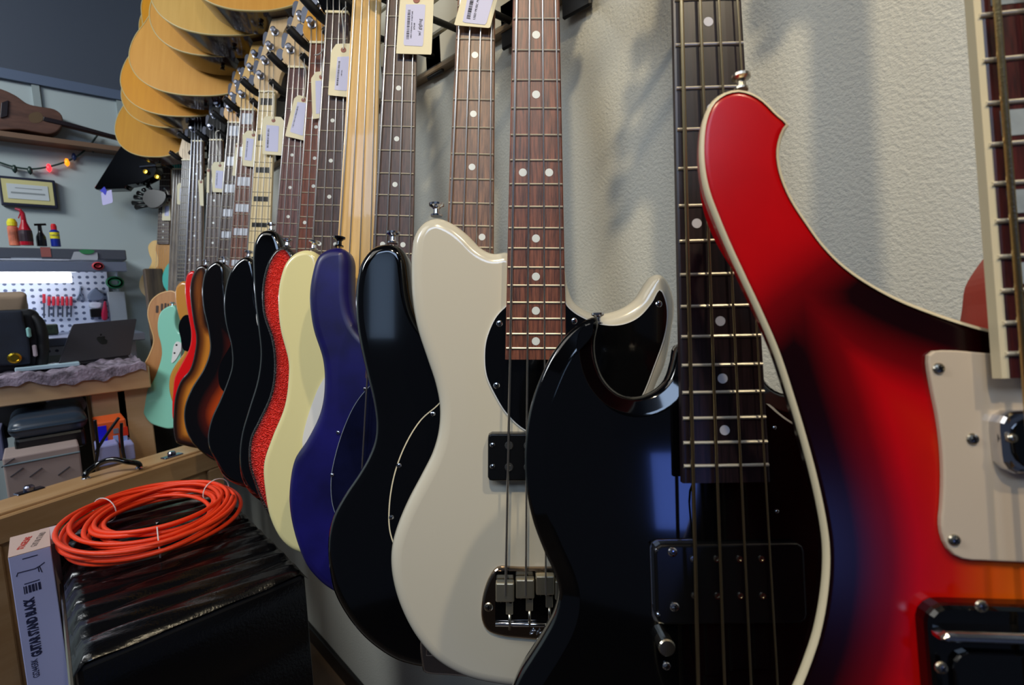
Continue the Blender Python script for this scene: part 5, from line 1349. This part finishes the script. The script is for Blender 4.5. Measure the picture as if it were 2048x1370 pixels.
# profile goes up the front, over the top and down the back
for j in range(ny+1):
    t = j/ny; prof.append((-AD + 2*AD*t, hz_top-0.011+rollz(t)))
for i in range(nx+1):
    s = i/nx; x = -AW+2*AW*s
    e_ = min(s, 1-s); k = math.sqrt(max(0.0, 1-(1-min(1, e_/0.05))**2))
    row = []
    for j, (y, z) in enumerate(prof):
        wr = 0.0015*math.sin(x*60+j*0.7)*math.sin(j*0.33+x*14)
        row.append(bm.verts.new((x, y, hz_top-0.024+(z-hz_top+0.024)*k+wr*k)))
    V.append(row)
for i in range(nx):
    for j in range(ny): bm.faces.new((V[i][j], V[i+1][j], V[i+1][j+1], V[i][j+1]))
link_mesh('padded_top', bm, VIN, amp, smooth=True)
link_mesh('cabinet', box_bm(-AW+.002, AW-.002, -AD+.004, AD-.004, 0.02, hz_top-0.014, .008, 2), mat('vinyl_side', (7, 7, 10), .4), amp)
# rolled front panel
bm = bmesh.new(); V = []
nz = 60
for i in range(11):
    row = []
    for j in range(nz+1):
        t = j/nz; z = 0.04+(hz_top-0.06)*t; f = (t*8) % 1.0
        row.append(bm.verts.new((-AW+.01+2*(AW-.01)*i/10, -AD-0.010*math.sqrt(max(0, 1-(2*f-1)**2)), z)))
    V.append(row)
for i in range(10):
    for j in range(nz): bm.faces.new((V[i][j], V[i+1][j], V[i+1][j+1], V[i][j+1]))
link_mesh('padded_front', bm, VIN, amp, smooth=True)
link_mesh('trim_strip', box_bm(-AW-.006, -AW+.001, -AD, AD, hz_top-0.30, hz_top-.05, .002, 1), M_NICKEL, amp)
link_mesh('corner_clip', box_bm(-AW-.012, -AW+.006, AD-.16, AD-.02, hz_top-0.05, hz_top-.005, .004, 1), M_BLACKP, amp)
link_mesh('handle', tube(catmull([Vector((.02, -AD-.01, hz_top-.23)), Vector((.03, -AD-.035, hz_top-.215)), Vector((.08, -AD-.035, hz_top-.21)), Vector((.10, -AD-.01, hz_top-.225))], False, 6), .008, 8), M_CHROME, amp, smooth=True)
for sx2 in (-1, 1):
    for sy in (-1, 1): link_mesh('foot', lathe([(.02, 0), (.022, .02)], 12, M=T((sx2*(AW-.05), sy*(AD-.05), 0))), M_BLACKP, amp)

# orange cable coil
CORG = mat('orange_cable', (240, 62, 18), 0.45, bump=(700, .35, .001))
cc = onH(300, 1046, hz_top+0.01)
pL = onH(121, 1095, hz_top+0.01); pR = onH(480, 1008, hz_top+0.01); pT = onH(300, 968, hz_top+.01); pB = onH(300, 1108, hz_top+.01)
cx_ = (pL.x+pR.x)/2; cy_ = (pL.y+pR.y+pT.y+pB.y)/4
print('coil', pL, pR, pT, pB)
U = (pR-pL)/2; cenc = Vector(((pL.x+pR.x)/2, (pL.y+pR.y)/2, hz_top+0.012))
Vv = Vector((-U.y, U.x, 0)).normalized()*((pT-pB).length*0.42)
rnd = random.Random(4)
P = []; nl = 13; per = 30
for k in range(nl*per):
    a = 2*math.pi*k/per; lp_ = k/per
    f = 0.80+0.19*math.sin(lp_*2.1+0.8*math.sin(lp_))+0.012*math.sin(a*3+lp_)
    ofs = U*(0.05*math.sin(lp_*1.7+a*0.5)) + Vv*(0.05*math.cos(lp_*2.3))
    z = 0.002 + 0.010*(0.5+0.5*math.sin(lp_*2.9+a)) + 0.0022*lp_*0.9
    P.append(U*math.cos(a)*f + Vv*math.sin(a)*f + ofs + Vector((0, 0, z)))
cab = empty('instrument_cable', T(cenc), 'bright orange coiled cable with white ties lying on the black amplifier', 'cable')
link_mesh('cable', tube(catmull(P, False, 2), 0.0041, 8), CORG, cab, smooth=True)
def tie(ang, w):
    c = U*math.cos(ang)*0.82 + Vv*math.sin(ang)*0.82; rad = (U*math.cos(ang) + Vv*math.sin(ang)).normalized()
    pts = [c + rad*(0.030*math.cos(t)*w) + Vector((0, 0, 0.018+0.026*math.sin(t))) for t in [2*math.pi*i/20 for i in range(20)]]
    bm = tube(pts, 0.0011, 6, closed=True)
    merge(bm, box_bm(-.003, .003, -.003, .003, -.002, .003).copy() if False else box_bm(-.003, .003, -.003, .003, -.002, .003))
    link_mesh('cable_tie', bm, mat('tie_white', (225, 215, 215), .5), cab, smooth=True)
for a in (2.4, 4.75, 0.45): tie(a, 1.0)

# guitar stand box
YBX = 1.15
p0 = onY(16, 1117, YBX); p1 = onY(101, 1092, YBX); bz = (p0.z+p1.z)/2
q0 = onH(36, 1071, bz); q1 = onH(101, 1056, bz)
bw_ = p1.x-p0.x; bd = (q0.y+q1.y)/2-YBX
BOXM = mat('stand_box', (176, 182, 226), 0.55)
sbx = empty('guitar_stand_box', T(((p0.x+p1.x)/2, YBX, 0)), 'tall white carton printed with black guitar stand lettering beside the amplifier', 'box')
link_mesh('carton', box_bm(-bw_/2, bw_/2, 0, bd, 0, bz, .001, 1), BOXM, sbx)
link_mesh('lid', box_bm(-bw_/2, bw_/2, 0.0, bd, bz, bz+0.001), mat('box_top_card', (196, 170, 160), .6), sbx)
INKB = mat('print_navy', (34, 38, 72), .6)
FM = lambda x, z: T((x, -0.0006, z)) @ Rot(math.pi/2, 'X') @ Rot(math.pi/2, 'Z')
pxm = (onY(60, 1100, YBX)-onY(60, 1101, YBX)).length   # metres per photo pixel
def zpx(v, u=62): return onY(u, v, YBX).z
def xpx(u, v=1200): return onY(u, v, YBX).x - sbx.location.x
text_mesh('printed_text', 'GUITAR STAND BLACK', 0.0175, INKB, FM(xpx(67, 1255), (zpx(1195)+zpx(1317))/2), sbx, fit=zpx(1195)-zpx(1317), bold=0.0008)
text_mesh('printed_text', 'GS2445BK', 0.012, INKB, FM(xpx(72, 1340), (zpx(1320)+zpx(1360))/2), sbx, fit=zpx(1321)-zpx(1359))
bm = bmesh.new(); rr_ = random.Random(3); x = xpx(46, 1170)
while x < xpx(83, 1170):
    w_ = rr_.choice((.0012, .002, .0032)); box_bm(x, x+w_, -.0008, .0002, zpx(1184), zpx(1169), bm=bm); x += w_+rr_.choice((.001, .0016))
link_mesh('barcode', bm, INKB, sbx)
link_mesh('printed_line', box_bm(xpx(48, 1165), xpx(80, 1165), -.0008, .0002, zpx(1165), zpx(1165)+.0012), INKB, sbx)
link_mesh('printed_line', box_bm(xpx(44, 1115), xpx(76, 1115), -.0008, .0002, zpx(1114), zpx(1114)+.0012), INKB, sbx)
sp = [(33,1153),(35,1146),(70,1137),(80,1131)]
def fp(u, v): q = onY(u, v, YBX); return Vector((q.x-sbx.location.x, -.0006, q.z))
bm = tube([fp(*q) for q in sp], .0008, 5)
for q in (((80,1131),(89,1124)), ((79,1133),(84,1144)), ((76,1134),(78,1143))): tube([fp(*q[0]), fp(*q[1])], .0007, 5, bm)
link_mesh('printed_drawing', bm, INKB, sbx)
text_mesh('printed_text', 'STAGELINE', 0.012, mat('print_red2', (180, 50, 40), .6), T((-bw_*.12, bd*.5, bz+.0012)) @ Rot(math.radians(78), 'Z'), sbx, sx=0.9, bold=0.0004)
text_mesh('printed_text', 'GUITAR STAND', 0.012, mat('print_grey2', (110, 96, 92), .6), T((bw_*.22, bd*.5, bz+.0012)) @ Rot(math.radians(78), 'Z'), sbx, sx=0.75)
p2 = onY(113, 1075, 1.30); p3 = onY(132, 1052, 1.30)
tag(link_mesh('carton', box_bm(-.012, .012, 0, .10, 0, p3.z), mat('pink_card', (200, 178, 184), .6)), 'narrow pinkish carton squeezed between the lettered box and the amplifier', 'box').location = ((p2.x+p3.x)/2-.018, 1.22, 0)
# wooden post in the far corner
a = onY(288, 537, 2.62); b = onY(326, 543, 2.62)
tag(link_mesh('wooden_post', box_bm(0, b.x-a.x, 0, .05, 0, a.z, .004, 1), mat('weathered_wood', (112, 92, 70), .7, wood=(26, (58, 48, 44), 9), grain_axis=2)), 'weathered brown wooden post behind the tan slotted guitar', 'post').location = (a.x, 2.62, 0)
